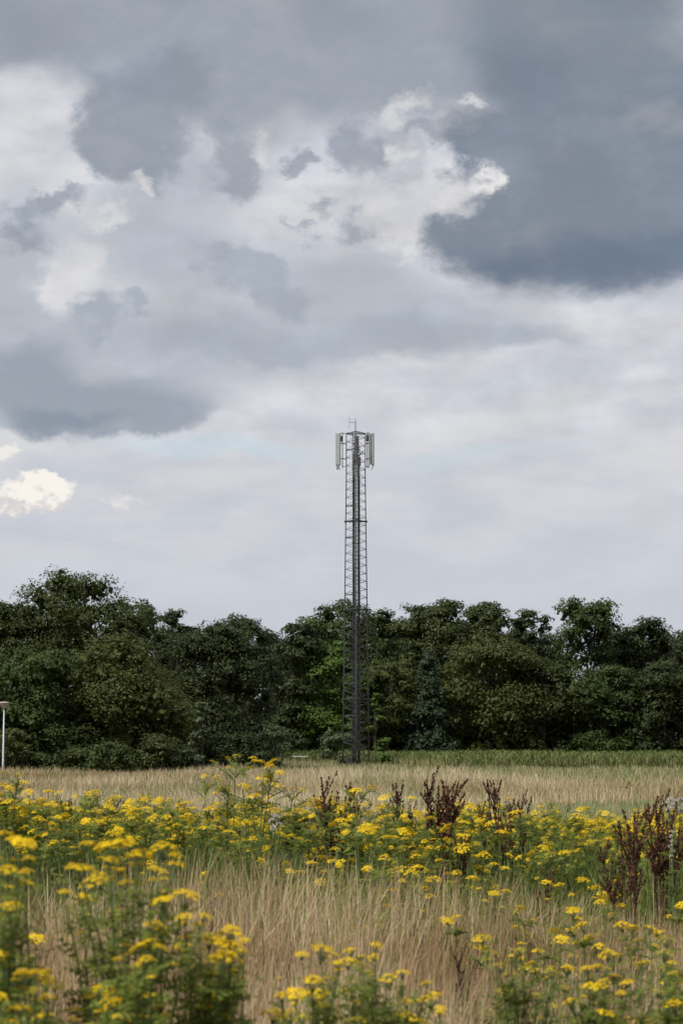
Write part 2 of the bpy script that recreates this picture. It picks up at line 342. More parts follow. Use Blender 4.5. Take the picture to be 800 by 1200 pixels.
def build_ground():
    xs = np.concatenate([[-4000, -1200, -400], np.arange(-150, 151, 3.0), [400, 1200, 4000]])
    ys = np.concatenate([[-2500, -500, -100, -20], np.arange(0, 400, 2.5), [450, 700, 1500, 4000, 8000]])
    X, Y = np.meshgrid(xs, ys); V = np.stack([X.ravel(), Y.ravel(), gz(X, Y).ravel()], 1)
    nx = len(xs); i, j = np.meshgrid(np.arange(nx - 1), np.arange(len(ys) - 1)); a = (j * nx + i).ravel()
    F = np.stack([a, a + 1, a + nx + 1, a + nx], 1)
    tag(obj('ground', fast_mesh('ground', V, F, ground_mat(), smooth=True)), kind='structure')
build_ground()

# ------------------------------------------------------------------ grass strips
def strips(base, h, lean, lean_ang, widths, face_ang, tint, bend=2.0, wscale=None):
    n, K = len(base), len(widths)
    t = np.linspace(0, 1, K); w = np.asarray(widths)
    ld = np.stack([np.cos(lean_ang), np.sin(lean_ang)], 1)
    fd = np.stack([np.cos(face_ang), np.sin(face_ang)], 1)
    V = np.zeros((n, K, 2, 3), np.float32)
    off = (h * lean)[:, None] * (t[None] ** bend)
    cx = base[:, None, 0] + ld[:, 0:1] * off; cy = base[:, None, 1] + ld[:, 1:2] * off
    cz = base[:, None, 2] + h[:, None] * t[None] * np.sqrt(np.clip(1 - 0.5 * lean[:, None] ** 2 * t[None] ** 2, 0.2, 1))
    ws = (np.ones(n) if wscale is None else wscale)[:, None] * w[None] * 0.5
    for s, sg in ((0, -1), (1, 1)):
        V[:, :, s, 0] = cx + sg * fd[:, 0:1] * ws; V[:, :, s, 1] = cy + sg * fd[:, 1:2] * ws; V[:, :, s, 2] = cz
    idx = np.arange(n)[:, None] * (2 * K) + np.arange(K - 1)[None] * 2
    F = np.stack([idx, idx + 1, idx + 3, idx + 2], -1).reshape(-1, 4)
    return V.reshape(-1, 3), F, np.repeat(tint, 2 * K)
def join_strips(parts):
    Vs, Fs, Ts, o = [], [], [], 0
    for V, F, T in parts: Vs.append(V); Fs.append(F + o); Ts.append(T); o += len(V)
    return np.concatenate(Vs), np.concatenate(Fs), np.concatenate(Ts)
def scatter(n, d0, d1, margin=1.0, power=1.0, half=0.172):
    """random field points inside the wedge the lens sees (plus a margin for a step aside)"""
    u = rng.random(n); d = (d0 ** power + u * (d1 ** power - d0 ** power)) ** (1 / power)
    inner = 0.165 * d + 0.35; outer = 0.172 * d + margin + 1.9
    side = np.where(rng.random(n) < 0.5, -1.0, 1.0); m_ = rng.random(n) < (0.22 if d1 < 40 else 0.05)   # thinner beyond the frame
    x = side * np.where(m_, inner + (outer - inner) * rng.random(n), inner * rng.random(n))
    return x, d
def patch(x, y, sc, seed):
    a = np.sin(x / sc * 1.7 + seed) + np.sin(y / sc * 1.3 + seed * 2.1 + x / sc * 0.6) + np.sin((x - y) / sc * 0.9 + seed * 3.7) + 0.6 * np.sin((x * 2.3 + y * 0.7) / sc + seed)
    return np.clip(a / 5 + 0.5, 0, 1)

def near_grass():
    parts = []
    # flowering dry stems with narrow seed heads
    n = 60000; x, y = scatter(n, 6.8, 18.5, 1.0, 1.6); kp = rng.random(n) > np.clip((y - 12.5 - 2.0 * patch(x, y * 0, 0.7, 3.3)) / 4.0, 0, 0.85); x, y = x[kp], y[kp]; n = len(x)
    px = 400 + x / y * FPX
    g = patch(x, y, 1.1, 2.0)
    right = np.clip((px - 500) / 200, 0, 1)
    h = (0.30 + 0.58 * rng.random(n) ** 1.2) * (0.6 + 0.6 * g) * (0.82 + 0.22 * np.clip((y - 10) / 5, 0, 1))
    h[y > 17] *= 0.9
    green = rng.random(n) < (0.07 + 0.08 * g + 0.26 * right * g + 0.45 * np.clip((y - 13) / 3, 0, 1))
    tint = np.where(green, 0.86 + 0.1 * rng.random(n), np.clip(rng.normal(0.40, 0.20, n) + 0.25 * (h > 0.72) + 0.55 * (patch(x, y, 0.45, 7.7) - 0.5) - 0.25 * (rng.random(n) < 0.12), 0, 0.8))
    base = np.stack([x, y, gz(x, y) - 0.01], 1)
    wind = 0.15 + 0.8 * (patch(x, y, 2.3, 5.0) - 0.5)
    la = np.where(rng.random(n) < 0.35, wind, rng.random(n) * 6.28)
    parts.append(strips(base, h, np.where(rng.random(n) < 0.10, rng.uniform(0.5, 1.1, n), np.abs(rng.normal(0.14, 0.13, n))), la, [0.0019, 0.0018, 0.0015, 0.0044, 0.004, 0.001], rng.normal(0, 0.7, n), tint, 1.6, 0.7 + 0.7 * rng.random(n)))
    # finer leaf blades lower down
    n = 27000; x, y = scatter(n, 6.8, 18.5, 1.0, 1.6); px = 400 + x / y * FPX
    g = patch(x, y, 0.8, 9.0); right = np.clip((px - 500) / 200, 0, 1)
    h = (0.18 + 0.34 * rng.random(n)) * (0.7 + 0.5 * g)
    green = rng.random(n) < (0.16 + 0.2 * g + 0.35 * right * g)
    tint = np.where(green, 0.86 + 0.14 * rng.random(n), np.clip(rng.normal(0.33, 0.18, n), 0, 0.75))
    base = np.stack([x, y, gz(x, y) - 0.01], 1)
    parts.append(strips(base, h, np.abs(rng.normal(0.4, 0.3, n)), rng.random(n) * 6.28, [0.003, 0.0032, 0.0026, 0.001], rng.normal(0, 0.8, n), tint, 1.7))
    V, F, T = join_strips(parts)
    tag(obj('dry_grass', fast_mesh('dry_grass', V, F, M['dry'], T)), 'tall tan dry grass with seed heads between the near yellow flowers', 'grass', kind='stuff')
near_grass()

def green_understory():
    n = 33000; x, y = scatter(n, 14.6, 34, 1.0, 1.7)
    h = (0.35 + 0.40 * rng.random(n)) * (0.75 + 0.45 * patch(x, y, 1.0, 4.0)) * np.where(y > 28, 0.8, 1.0)
    kp = rng.random(n) < np.clip((y - 14.2 - 1.8 * patch(x, y * 0, 0.7, 3.3)) / 2.0, 0.05, 1); x, y, h = x[kp], y[kp], h[kp]; n = len(x)
    base = np.stack([x, y, gz(x, y) - 0.01], 1)
    V, F, T = strips(base, h, np.abs(rng.normal(0.35, 0.25, n)), rng.random(n) * 6.28, [0.006, 0.014, 0.012, 0.002], rng.random(n) * 6.28, np.clip(rng.normal(0.4, 0.25, n), 0, 1), 1.8)
    tag(obj('green_undergrowth', fast_mesh('green_undergrowth', V, F, M['weeds'], T)), 'dense green undergrowth beneath the band of yellow flowers', 'undergrowth', kind='stuff')
green_understory()

def meadow():
    n = 112000; x, y = scatter(n, 29, 200, 3.0, 1.0)
    px = 400 + x / y * FPX
    p3 = patch(x * 0.5, y, 1.1, 8.0); pn = patch(x * 0.6, y, 6.0, 1.0); p2 = patch(x, y, 2.2, 6.0)
    # strips of the field, by distance from the flower band
    right = np.clip((px - 480) / 160, 0, 1)
    edge = y + 6 * (pn - 0.5)
    mown = (right > rng.random(n)) & (edge > 30) & (edge < 64)                # short pale green strip
    rough = (px > 290 + 40 * pn) & (edge > 128 - 38 * right)                  # green weeds before the crop
    tan = ~(mown | rough)
    h = (0.30 + 0.34 * rng.random(n) * (0.5 + pn)) * (0.75 + 0.5 * p3)
    h = np.where(mown, 0.10 + 0.12 * rng.random(n), h); h = np.where(rough, (0.25 + 0.35 * rng.random(n) * (0.4 + p2)) * np.where((px < 395) & (y > 160), 1.7, 1.0), h)
    h = np.where(tan & (px > 250) & (y < 66), h * 0.75, h)
    r = rng.random(n)
    tint = np.where(tan, np.where(r < 0.08 + 0.45 * np.clip((p2 - 0.50) * 5, 0, 1), 0.66 + 0.15 * rng.random(n), np.clip(rng.normal(0.38, 0.12, n) + 0.75 * (pn - 0.5) + 0.3 * (p3 - 0.5), 0, 0.6)), 0)
    tint = np.where(mown, np.where(r < 0.15, 0.5, 0.9 + 0.1 * rng.random(n)), tint)
    tint = np.where(rough, np.where(r < 0.30, 0.3 + 0.3 * rng.random(n), 0.68 + 0.2 * rng.random(n)), tint)
    keep = ~((y > 178) & (px > 300)) & ~((y > 150) & (x > 6))
    x, y, h, tint = x[keep], y[keep], h[keep], tint[keep]; n = len(x)
    base = np.stack([x, y, gz(x, y) - 0.02], 1)
    V, F, T = strips(base, h, np.abs(rng.normal(0.3, 0.2, n)), rng.random(n) * 6.28, [1.0, 0.9, 0.1], rng.normal(0, 0.7, n), tint, 1.7, np.clip(y * 0.00028, 0.009, 0.055) * (0.7 + 0.6 * rng.random(n)))
    tag(obj('meadow_grass', fast_mesh('meadow_grass', V, F, M['meadow'], T)), 'open field of tan and pale green grass below the wood', 'grass', kind='stuff')
meadow()

def maize():
    parts = []; pts = []
    for row in np.arange(150, 204, 0.75):
        xs = np.arange(-14.0, 46, 0.20); xs = xs + rng.normal(0, 0.04, len(xs))
        ys = row + rng.normal(0, 0.06, len(xs)) + 0.02 * xs
        k = (xs > (-0.045 * ys + 0.6 * np.sin(row))) & ((ys > 179) | (xs > 4.6 + 0.4 * np.sin(row * 2) + (ys < 156) * 3)); pts.append(np.stack([xs[k], ys[k]], 1))
    p = np.concatenate(pts); n = len(p); base = np.stack([p[:, 0], p[:, 1], gz(p[:, 0], p[:, 1])], 1)
    H = 1.12 + 0.12 * rng.normal(0, 1, n).clip(-1.5, 1.5) + 0.1 * (patch(p[:, 0], p[:, 1], 5, 3) - 0.5)
    parts.append(strips(base, H, np.abs(rng.normal(0.04, 0.03, n)), rng.random(n) * 6.28, [0.03, 0.025, 0.05, 0.01], rng.normal(0, 0.5, n), np.where(rng.random(n) < 0.7, 0.85 + 0.15 * rng.random(n), 0.5), 1.5))
    front = (p[:, 1] < 155) | (rng.random(n) < 0.15) | ((p[:, 1] > 178) & (p[:, 1] < 183) & (p[:, 0] < 6))
    for k in range(5):
        sel = front if k < 4 else np.ones(n, bool); b = base[sel].copy(); m = len(b)
        b[:, 2] += (0.12 + 0.17 * k) * H[sel]
        parts.append(strips(b, (0.38 + 0.12 * rng.random(m)) * H[sel], 0.7 + 0.3 * rng.random(m), rng.random(m) * 6.28, [0.05, 0.08, 0.01], rng.random(m) * 6.28, 0.7 * rng.random(m), 1.6))
    V, F, T = join_strips(parts)
    tag(obj('maize_crop', fast_mesh('maize_crop', V, F, M['maize'], T)), 'green maize crop with pale tassels in front of the dark wood', 'crop', kind='stuff')
maize()

# ------------------------------------------------------------------ trees
def unit(v): return v / np.linalg.norm(v, axis=1, keepdims=True).clip(1e-6)
def crown_points(H, Wd, low, shape, nb, r):
    """bough centres (local, base at 0) and radii inside a profile of revolution"""
    c = []; rad = []
    for i in range(nb):
        t = r.uniform(0.02, 0.97) if i > 5 else 0.80 + 0.03 * i
        if shape == 'full': w = 0.93 + 0.07 * math.sin(t * 3.14) if t < 0.42 else max(0.0, 1 - ((t - 0.42) / 0.60) ** 2.6) ** 0.55
        elif shape == 'oval': w = math.sqrt(max(0.03, 1 - ((t - 0.5) / 0.56) ** 2))
        elif shape == 'cone': w = 1.0 - 0.86 * t
        else: w = 0.85 * (1 - 0.75 * t ** 1.6)
        R0 = Wd / 2 * w; rb = min(Wd * r.uniform(0.12, 0.2), max(0.42 * R0, Wd * 0.075))
        q = math.sqrt(r.uniform(0.1, 1.0)) * max(0.0, R0 - rb * 0.6); a = r.uniform(0, 6.283)
        c.append((q * math.cos(a), q * math.sin(a), low + t * (H - low) - rb * 0.5)); rad.append(rb)
    return np.array(c), np.array(rad)
TRI = 0
def make_tree(label, loc, H, Wd, low, shape, mat, seed, leaf=0.30, lai=2.35, nb=50, sparse=1.0, name='broadleaf_tree', cat='tree', group=None, rz=0.0, trunk_r=None):
    r = np.random.default_rng(seed); Wd *= 1.14 if shape in ('full', 'oval') else 1.0
    c, rad = crown_points(H, Wd, low, shape, nb, r)
    top = c[:, 2] + rad; sc = (H - low) / max(1e-3, top.max() - low)
    c[:, 2] = low + (c[:, 2] - low) * sc
    # sub clumps on every bough
    ns = 11
    d = unit(r.normal(size=(nb, ns, 3)).reshape(-1, 3)); d[:, 2] = np.where(d[:, 2] < -0.3, -d[:, 2] * 0.6, d[:, 2]); d = unit(d)
    rb = np.repeat(rad, ns); sc_c = np.repeat(c, ns, 0) + d * (rb * r.uniform(0.55, 1.1, nb * ns))[:, None] * np.array([1.15, 1.15, 0.8])
    sr = rb * r.uniform(0.34, 0.6, nb * ns)
    area = math.pi * Wd * (H - low) * 1.0
    nb_ = int(nb * 60 * sparse)
    nl = min(int(area * lai * sparse / (leaf * leaf * 0.55)), 40000) + nb_
    wgt = sr ** 2; wgt /= wgt.sum()
    k = r.choice(nb * ns, nl, p=wgt)
    ld = unit(r.normal(size=(nl, 3))); ld[:, 2] = np.where(r.random(nl) < 0.6, np.abs(ld[:, 2]), ld[:, 2])
    P = sc_c[k] + ld * (sr[k] * r.uniform(0.5, 1.02, nl))[:, None] * np.array([1.2, 1.2, 0.85])
    P[:, 2] = np.maximum(P[:, 2], 0.15)
    bd = unit(P - np.repeat(c, ns, 0)[k])
    nrm = unit(ld * 0.55 + bd * 0.5 + np.array([0, 0, 0.4]) + r.normal(size=(nl, 3)) * 0.30)
    a = unit(np.cross(nrm, r.normal(size=(nl, 3)))); b = np.cross(nrm, a)
    s = leaf * r.uniform(0.6, 1.25, nl)[:, None]
    # larger inner sprays that close the heart of each bough
    kb = r.integers(0, nb, nb_); P[:nb_] = c[kb] + unit(r.normal(size=(nb_, 3))) * (rad[kb] * r.uniform(0.0, 0.62, nb_))[:, None]; P[:nb_, 2] = np.maximum(P[:nb_, 2], 0.1)
    s[:nb_] = (np.minimum(rad[kb] * 0.65, 0.75) * r.uniform(0.6, 1.1, nb_))[:, None]
    V = np.stack([P - a * s * 0.5, P + b * s * 0.3, P + a * s * 0.5 + nrm * s * 0.08, P - b * s * 0.3], 1).reshape(-1, 3)
    F = np.arange(nl * 4).reshape(-1, 4)
    bt = np.repeat(np.clip(r.normal(0.5, 0.22, nb), 0, 1), ns)
    tint = np.clip(bt[k] * 0.55 + 0.15 + r.normal(0.12, 0.09, nl), 0, 1)
    t = thing(name, label, cat, loc, rz, group)
    fo = obj('crown' if cat == 'tree' else 'foliage', fast_mesh('crown', V, F, mat, np.repeat(tint, 4)), t)
    mb = MB(); tr = trunk_r or max(0.05, H * 0.018)
    topz = low + (H - low) * 0.62
    bx = [(0, 0, -0.1), (0.02 * H * r.normal(), 0.02 * H * r.normal(), topz * 0.35), (0.03 * H * r.normal() * 0.6, 0.02 * H * r.normal(), topz)]
    mb.tube(bx, [tr * 1.25, tr * 0.85, tr * 0.25], 8)
    for q in r.choice(nb, min(12, nb), replace=False):
        e = Vector(c[q]); z0 = min(topz * 0.9, max(0.2, e.z * r.uniform(0.35, 0.75))); f = z0 / topz
        s0 = Vector(bx[1]).lerp(Vector(bx[2]), max(0, (f - 0.35) / 0.65)) if f > 0.35 else Vector(bx[0]).lerp(Vector(bx[1]), f / 0.35)
        s0.z = z0; md = s0.lerp(e, 0.5) + Vector((0, 0, 0.06 * H * r.uniform(0, 1)))
        mb.tube([s0, md, e], [tr * 0.45, tr * 0.28, tr * 0.1], 5)
    obj('trunk', mb.mesh('trunk', M['bark'], True), t)
    return t

def tree_px(label, cx, top, wpx, d, shape, mat, seed, low=0.06, **kw):
    p = at(cx, top, d); g = float(gz(p.x, d)); H = p.z - g; Wd = wpx / FPX * d
    return make_tree(label, (p.x, d, g), H, Wd, low * H, shape, M[mat], seed, **kw)

tree_px('tallest broad dark tree of the clump behind the street lamp', 98, 664, 185, 151, 'full', 'oak', 1, leaf=0.22, nb=73)
tree_px('dark tree partly cut off, behind the street lamp head', 8, 702, 120, 150, 'full', 'oak', 2, leaf=0.22)
tree_px('olive green rounded tree in front of the tallest tree', 152, 738, 150, 139, 'full', 'olive', 3, leaf=0.20, nb=70)
tree_px('mid green bushy tree close behind the street lamp', 42, 756, 135, 137, 'full', 'mid', 4, leaf=0.20, nb=64)
tree_px('narrow dark tree on the shoulder of the tallest tree', 160, 703, 66, 158, 'oval', 'oak', 5, leaf=0.22, nb=38)
tree_px('dense dark round tree with even small leaves right of the olive tree', 252, 724, 118, 150, 'full', 'dark', 6, leaf=0.20, nb=96)
tree_px('slim dark tree with a feathery top beside the olive tree', 207, 714, 50, 156, 'oval', 'dark', 7, leaf=0.21, nb=56)
tree_px('dark tree with a jagged top behind the dense round tree', 290, 719, 85, 182, 'oval', 'dark', 8, leaf=0.26, nb=41)
tree_px('almost black tree in the notch before the rounded green tree', 343, 728, 66, 205, 'oval', 'dark', 9, leaf=0.34, nb=35)
tree_px('tall rounded green tree just behind the lattice mast', 400, 702, 116, 228, 'full', 'mid', 10, leaf=0.36)
tree_px('light green leafy tree beside the lattice mast', 382, 748, 92, 206, 'full', 'fresh', 11, leaf=0.32, nb=48)
tree_px('small spiky topped tree right behind the mast', 445, 712, 52, 236, 'oval', 'mid', 12, leaf=0.36, nb=60)
tree_px('broad dark oak with a lumpy top right of the mast', 508, 700, 112, 226, 'full', 'oak', 13, leaf=0.35, nb=57)
tree_px('dark oak adjoining the broad oak, sloping off to the gap', 570, 704, 88, 230, 'full', 'oak', 14, leaf=0.35)
tree_px('olive green tree standing before the two dark oaks', 570, 738, 118, 212, 'full', 'olive', 15, leaf=0.31, nb=67)
tree_px('blue green cone shaped tree in front of the broad oak', 500, 762, 82, 209, 'cone', 'blue', 16, leaf=0.30, nb=70)
tree_px('olive tree with yellowish top beside the blue green cone', 452, 772, 74, 210, 'full', 'olive', 17, leaf=0.30, nb=44)
tree_px('thin crowned dark tree in the dip between oak and leafy poplar', 622, 712, 58, 224, 'oval', 'dark', 18, leaf=0.34, nb=64, sparse=0.9)
tree_px('dark olive tree low down below the dip', 638, 766, 104, 213, 'full', 'oak', 19, leaf=0.31)
tree_px('tall loose crowned tree with sky showing through it', 688, 698, 92, 224, 'oval', 'mid', 20, leaf=0.34, nb=60, sparse=0.8, low=0.12)
tree_px('ragged dark tree right of the tall loose crowned tree', 752, 722, 84, 228, 'oval', 'dark', 21, leaf=0.34, nb=58, sparse=0.9)
tree_px('mid green tree low in front of the loose crowned tree', 706, 776, 92, 212, 'full', 'mid', 22, leaf=0.31)
tree_px('dark green tree low in front of the ragged dark tree', 776, 774, 100, 213, 'full', 'dark', 23, leaf=0.31)
tree_px('dark tree at the far end of the wood beyond the maize', 822, 728, 70, 216, 'full', 'dark', 24, leaf=0.34)
def copy_tree(src, label, cx, tp, wp, d, group, i):
    o, z0, w0 = src; p = at(cx, tp, d); c = o.copy(); COL.objects.link(c); c.location = (p.x, d, float(gz(p.x, d)))
    sw = wp * d / w0; c.scale = (sw, sw, p.z / z0); c.rotation_euler = (0, 0, i * 1.9); c['label'] = label; c['group'] = group
    for ch in o.children: q = ch.copy(); COL.objects.link(q); q.parent = c
    return c
FILL = []
for i, (cx, tp, wp) in enumerate([(-70, 700, 150), (-20, 735, 130), (60, 720, 130), (190, 728, 90), (235, 733, 100), (322, 738, 90), (365, 735, 90), (425, 722, 90), (470, 722, 90), (540, 722, 100), (605, 735, 80), (648, 738, 60), (730, 735, 90), (785, 735, 90), (870, 730, 120)]):
    d = 244 + (i * 7) % 16; lab = 'dark tree deep in the wood behind ' + ['the shrub beyond the street lamp', 'the cut off tree by the lamp', 'the tallest broad tree', 'the slim feathery tree', 'the dense round tree', 'the almost black tree', 'the notch left of the rounded tree', 'the small spiky topped tree', 'the olive tree with yellowish top', 'the gap between both oaks', 'the thin crowned dark tree', 'the gap beside the loose crowned tree', 'the gap right of the loose crowned tree', 'the ragged dark tree', 'the last trees of the wood'][i]
    if i < 3: FILL.append((tree_px(lab, cx, tp, wp, d, 'full', 'dark', 40 + i, leaf=0.42, nb=60, lai=2.5, group='trees deep in the wood'), at(cx, tp, d).z, wp * d))
    else: copy_tree(FILL[i % 3], lab, cx, tp, wp, d, 'trees deep in the wood', i)

def shrub_px(label, cx, top, wpx, d, mat, seed, shape='full', leaf=0.2, nb=20, group=None, **kw):
    return tree_px(label, cx, top, wpx, d, shape, mat, seed, low=0.0, leaf=leaf, nb=nb, name='leafy_shrub', cat='shrub', group=group, trunk_r=0.05, **kw)
shrub_px('pale grey green willow shrub at the foot of the dense round tree', 237, 822, 48, 134, 'willow', 60, 'slim')
shrub_px('grey brown thin shrub with bare twigs at the edge of the maize', 322, 848, 46, 172, 'willow', 61, sparse=0.6, leaf=0.22)
shrub_px('small pale green fan shaped bush left of the mast foot', 394, 855, 48, 178.5, 'willow', 62, leaf=0.24, sparse=0.8)
shrub_px('slender light green young birch right of the mast foot', 441, 812, 40, 178, 'fresh', 63, 'cone', leaf=0.22, sparse=0.7)
for i, (cx, tp, wp, d, mt, lab) in enumerate([
    (-40, 862, 90, 130, 'mid', 'green shrub cut off beyond the street lamp post'), (12, 852, 56, 127, 'olive', 'yellowish green shrub directly behind the street lamp post'),
    (48, 880, 44, 127, 'mid', 'low green shrub next to the one behind the lamp post'), (92, 874, 70, 129, 'oak', 'broad dark shrub under the mid green bushy tree'),
    (130, 868, 50, 127, 'mid', 'rounded green shrub at the foot of the olive rounded tree'), (180, 858, 60, 129, 'oak', 'taller dark shrub at the foot of the olive rounded tree'),
    (212, 872, 44, 130, 'dark', 'narrow dark shrub beside the pale willow shrub'), (272, 856, 80, 142, 'dark', 'large dark shrub right of the pale willow shrub'), (300, 862, 64, 150, 'oak', 'low dark shrub where the wood edge steps back to the maize')]):
    shrub_px(lab, cx, tp, wp, d, mt, 70 + i, nb=32, group='hedge shrubs below the left clump')
UND = []
for i, (cx, tp, wp, d, mt, lab) in enumerate([
    (345, 835, 80, 214, 'dark', 'dark shrub behind the low white barrier rail'), (420, 838, 80, 215, 'oak', 'dark shrub directly behind the mast foot'), (478, 834, 80, 215, 'mid', 'green shrub behind the maize near the young birch'),
    (528, 832, 84, 214.5, 'oak', 'dark shrub behind the maize under the blue green cone tree'), (580, 836, 84, 215, 'mid', 'green shrub behind the maize under the olive oak neighbour'), (628, 834, 84, 215, 'dark', 'dark shrub behind the maize below the dip in the treeline'),
    (676, 838, 84, 215, 'oak', 'dark shrub behind the maize under the loose crowned tree'), (728, 830, 88, 215, 'mid', 'green shrub behind the maize under the ragged dark tree'), (780, 834, 88, 215, 'dark', 'dark shrub behind the maize next to the last trees'), (840, 832, 95, 215, 'oak', 'dark shrub at the far end of the maize')]):
    if i < 3: UND.append((shrub_px(lab, cx, tp, wp, d, mt, 90 + i, leaf=0.28, nb=36, group='understory shrubs behind the maize'), at(cx, tp, d).z, wp * d))
    else: copy_tree(UND[{'dark': 0, 'oak': 1, 'mid': 2}[mt]], lab, cx, tp, wp, d, 'understory shrubs behind the maize', i)

# ------------------------------------------------------------------ lattice mast
def lattice_mast():
    D = 170.0; o = at(417, 877, D); bx, bz = o.x, float(gz(o.x, D))
    t = thing('lattice_mast', 'tall three-legged steel lattice mast with antenna panels on top', 'mast', (bx, D, bz))
    zz = lambda py: at(417, py, D).z - bz
    xx = lambda px: at(px, 877, D).x - bx
    ztop = zz(507)
    def width(z): return 2.10 + (1.52 - 2.10) * min(1, max(0, z / zz(560)))
    def legp(i, z):
        w = width(z); return Vector([(-w / 2, 0.289 * w, z), (w / 2, 0.289 * w, z), (0.0, -0.577 * w, z)][i])
    joints = [zz(819), zz(714), zz(610.5)]
    zs = [-0.15] + joints + [zz(560), ztop]
    for i in range(3):
        mb = MB(); mb.tube([legp(i, z) for z in zs], [0.048, 0.048, 0.045, 0.042, 0.04, 0.038], 8)
        lg = obj('leg', mb.mesh('leg', M['steel'], True), t)
        for z in joints:
            fb = MB(); p = legp(i, z); fb.tube([p - Vector((0, 0, 0.07)), p + Vector((0, 0, 0.07))], 0.13, 10); obj('flange', fb.mesh('flange', M['steel']), lg)
        fb = MB(); p = legp(i, 0); fb.box(p + Vector((0, 0, 0.03)), (0.5, 0.5, 0.1)); fb.box(p + Vector((0, 0, -0.08)), (0.8, 0.8, 0.14)); obj('foot_plate', fb.mesh('foot_plate', M['steel']), lg)
    # bracing: one part for each face of each section
    bounds = [0.1] + joints + [ztop - 0.05]
    for a, b in ((0, 2), (2, 1), (0, 1)):
        for s in range(4):
            mb = MB(); z0, z1 = bounds[s], bounds[s + 1]; n = max(2, int(round((z1 - z0) / 0.34))); n += n % 2
            for k in range(n):
                za, zb = z0 + (z1 - z0) * k / n, z0 + (z1 - z0) * (k + 1) / n
                p, q = (legp(a, za), legp(b, zb)) if k % 2 == 0 else (legp(b, za), legp(a, zb))
                mb.tube([p, q], 0.0155, 4, cap=False)
            for z in (z0 + 0.02, z1 - 0.02): mb.tube([legp(a, z), legp(b, z)], 0.024, 4, cap=False)
            obj('bracing', mb.mesh('bracing', M['steel']), t)
    # rest bars on the left face
    for py in (527, 593, 630, 697, 734, 801, 839):
        z = zz(py); mb = MB(); p, q = legp(0, z), legp(2, z); mb.tube([p, q], 0.042, 6); obj('rest_bar', mb.mesh('rest_bar', M['steel']), t)
    # ladder up the middle and two black cable runs
    yl = -0.30
    mb = MB()
    for sx in (-0.07, 0.10): mb.tube([(sx, yl, 0.3), (sx, yl, ztop - 0.3)], 0.011, 6)
    for k in range(int((ztop - 0.8) / 0.3)): mb.tube([(-0.07, yl, 0.5 + 0.3 * k), (0.10, yl, 0.5 + 0.3 * k)], 0.007, 4, cap=False)
    obj('ladder', mb.mesh('ladder', M['steel']), t)
    for cx0, top, wd, nm in ((xx(414.4), zz(540), 4, 0.027), (xx(420.5), zz(533), 4, 0.028)):
        mb = MB(); r = random.Random(wd)
        for k in range(wd):
            x0 = cx0 + (k - (wd - 1) / 2) * 0.048; pts = [(x0 + r.uniform(-.008, .008), yl + 0.12 + r.uniform(-.02, .02), z) for z in np.linspace(-0.05, top + r.uniform(-0.4, 0.3), 14)]
            mb.tube(pts, nm, 6)
        cb = obj('cable_run', mb.mesh('cable_run', M['cable'], True), t)
        tr = MB()
        for z in np.arange(1.0, top - 0.5, 1.0): tr.box((cx0, yl + 0.17, z), (0.34, 0.03, 0.05))
        tag(obj('cable_clamp', tr.mesh('cable_clamp', M['steel']), cb), kind='stuff')
    # antenna panels
    def panel(px, py0, py1, wpx, dep, rot, yoff, bt=0.02):
        z0, z1 = zz(py1), zz(py0); mb = MB(); w = wpx / 14.7; h = z1 - z0
        mb.box((0, 0, h / 2), (w, dep, h), 0, 0.04)
        pn = obj('antenna_panel', mb.mesh('antenna_panel', M['panel']), t, (xx(px), yoff, z0), (0, 0, rot))
        bk = MB(); bk.box((0, dep / 2 + bt / 2 + 0.002, h / 2), (w * 0.7, bt, h * 0.94)); obj('back_plate', bk.mesh('back_plate', M['panel_back']), pn)
        cn = MB()
        for q in (-0.3, -0.05, 0.22):
            cn.tube([(w * q, 0, 0.0), (w * q, 0.02, -0.22), (w * q + 0.02, 0.12, -0.34)], 0.035, 6)
        obj('connector', cn.mesh('connector', M['radio']), pn)
        return pn
    panel(396.0, 507, 545, 5.9, 0.2, R(-14), 0.1)
    panel(437.3, 507, 545, 4.6, 0.2, R(96), 0.2, 0.13)
    panel(417.3, 509, 540, 5.5, 0.2, R(178), 1.05)
    # mounting pipes with arms
    for px, leg, arms in ((401.2, 0, (519, 537, 546)), (430.5, 1, (519, 537, 546)), (432.7, 1, (519, 537, 546)), (413.3, 2, (520, 540))):
        mb = MB(); x = xx(px); y = 0.3 if leg < 2 else 0.5
        mb.tube([(x, y, zz(548)), (x, y, zz(506))], 0.032, 6)
        for py in arms:
            p = legp(leg, zz(py)); mb.tube([p, (x, y, zz(py))], 0.04 if py != 546 else 0.02, 5)
        if leg == 0: mb.tube([(xx(397), 0.2, zz(519)), (x, y, zz(519))], 0.035, 5); mb.tube([(xx(397), 0.2, zz(537)), (x, y, zz(537))], 0.035, 5)
        if px > 432: mb.tube([(xx(435.5), 0.3, zz(519)), (x, y, zz(519))], 0.035, 5); mb.tube([(xx(435.5), 0.3, zz(537)), (x, y, zz(537))], 0.035, 5)
        obj('mounting_pipe', mb.mesh('mounting_pipe', M['steel']), t)
    # top ring bars
    mb = MB()
    for a, b in ((0, 2), (2, 1), (0, 1)): mb.tube([legp(a, ztop), legp(b, ztop)], 0.03, 5)
    mb.tube([legp(0, ztop), (xx(399.5), 0.35, ztop)], 0.025, 5); mb.tube([legp(1, ztop), (xx(433.5), 0.35, ztop)], 0.025, 5)
    obj('top_frame', mb.mesh('top_frame', M['steel']), t)
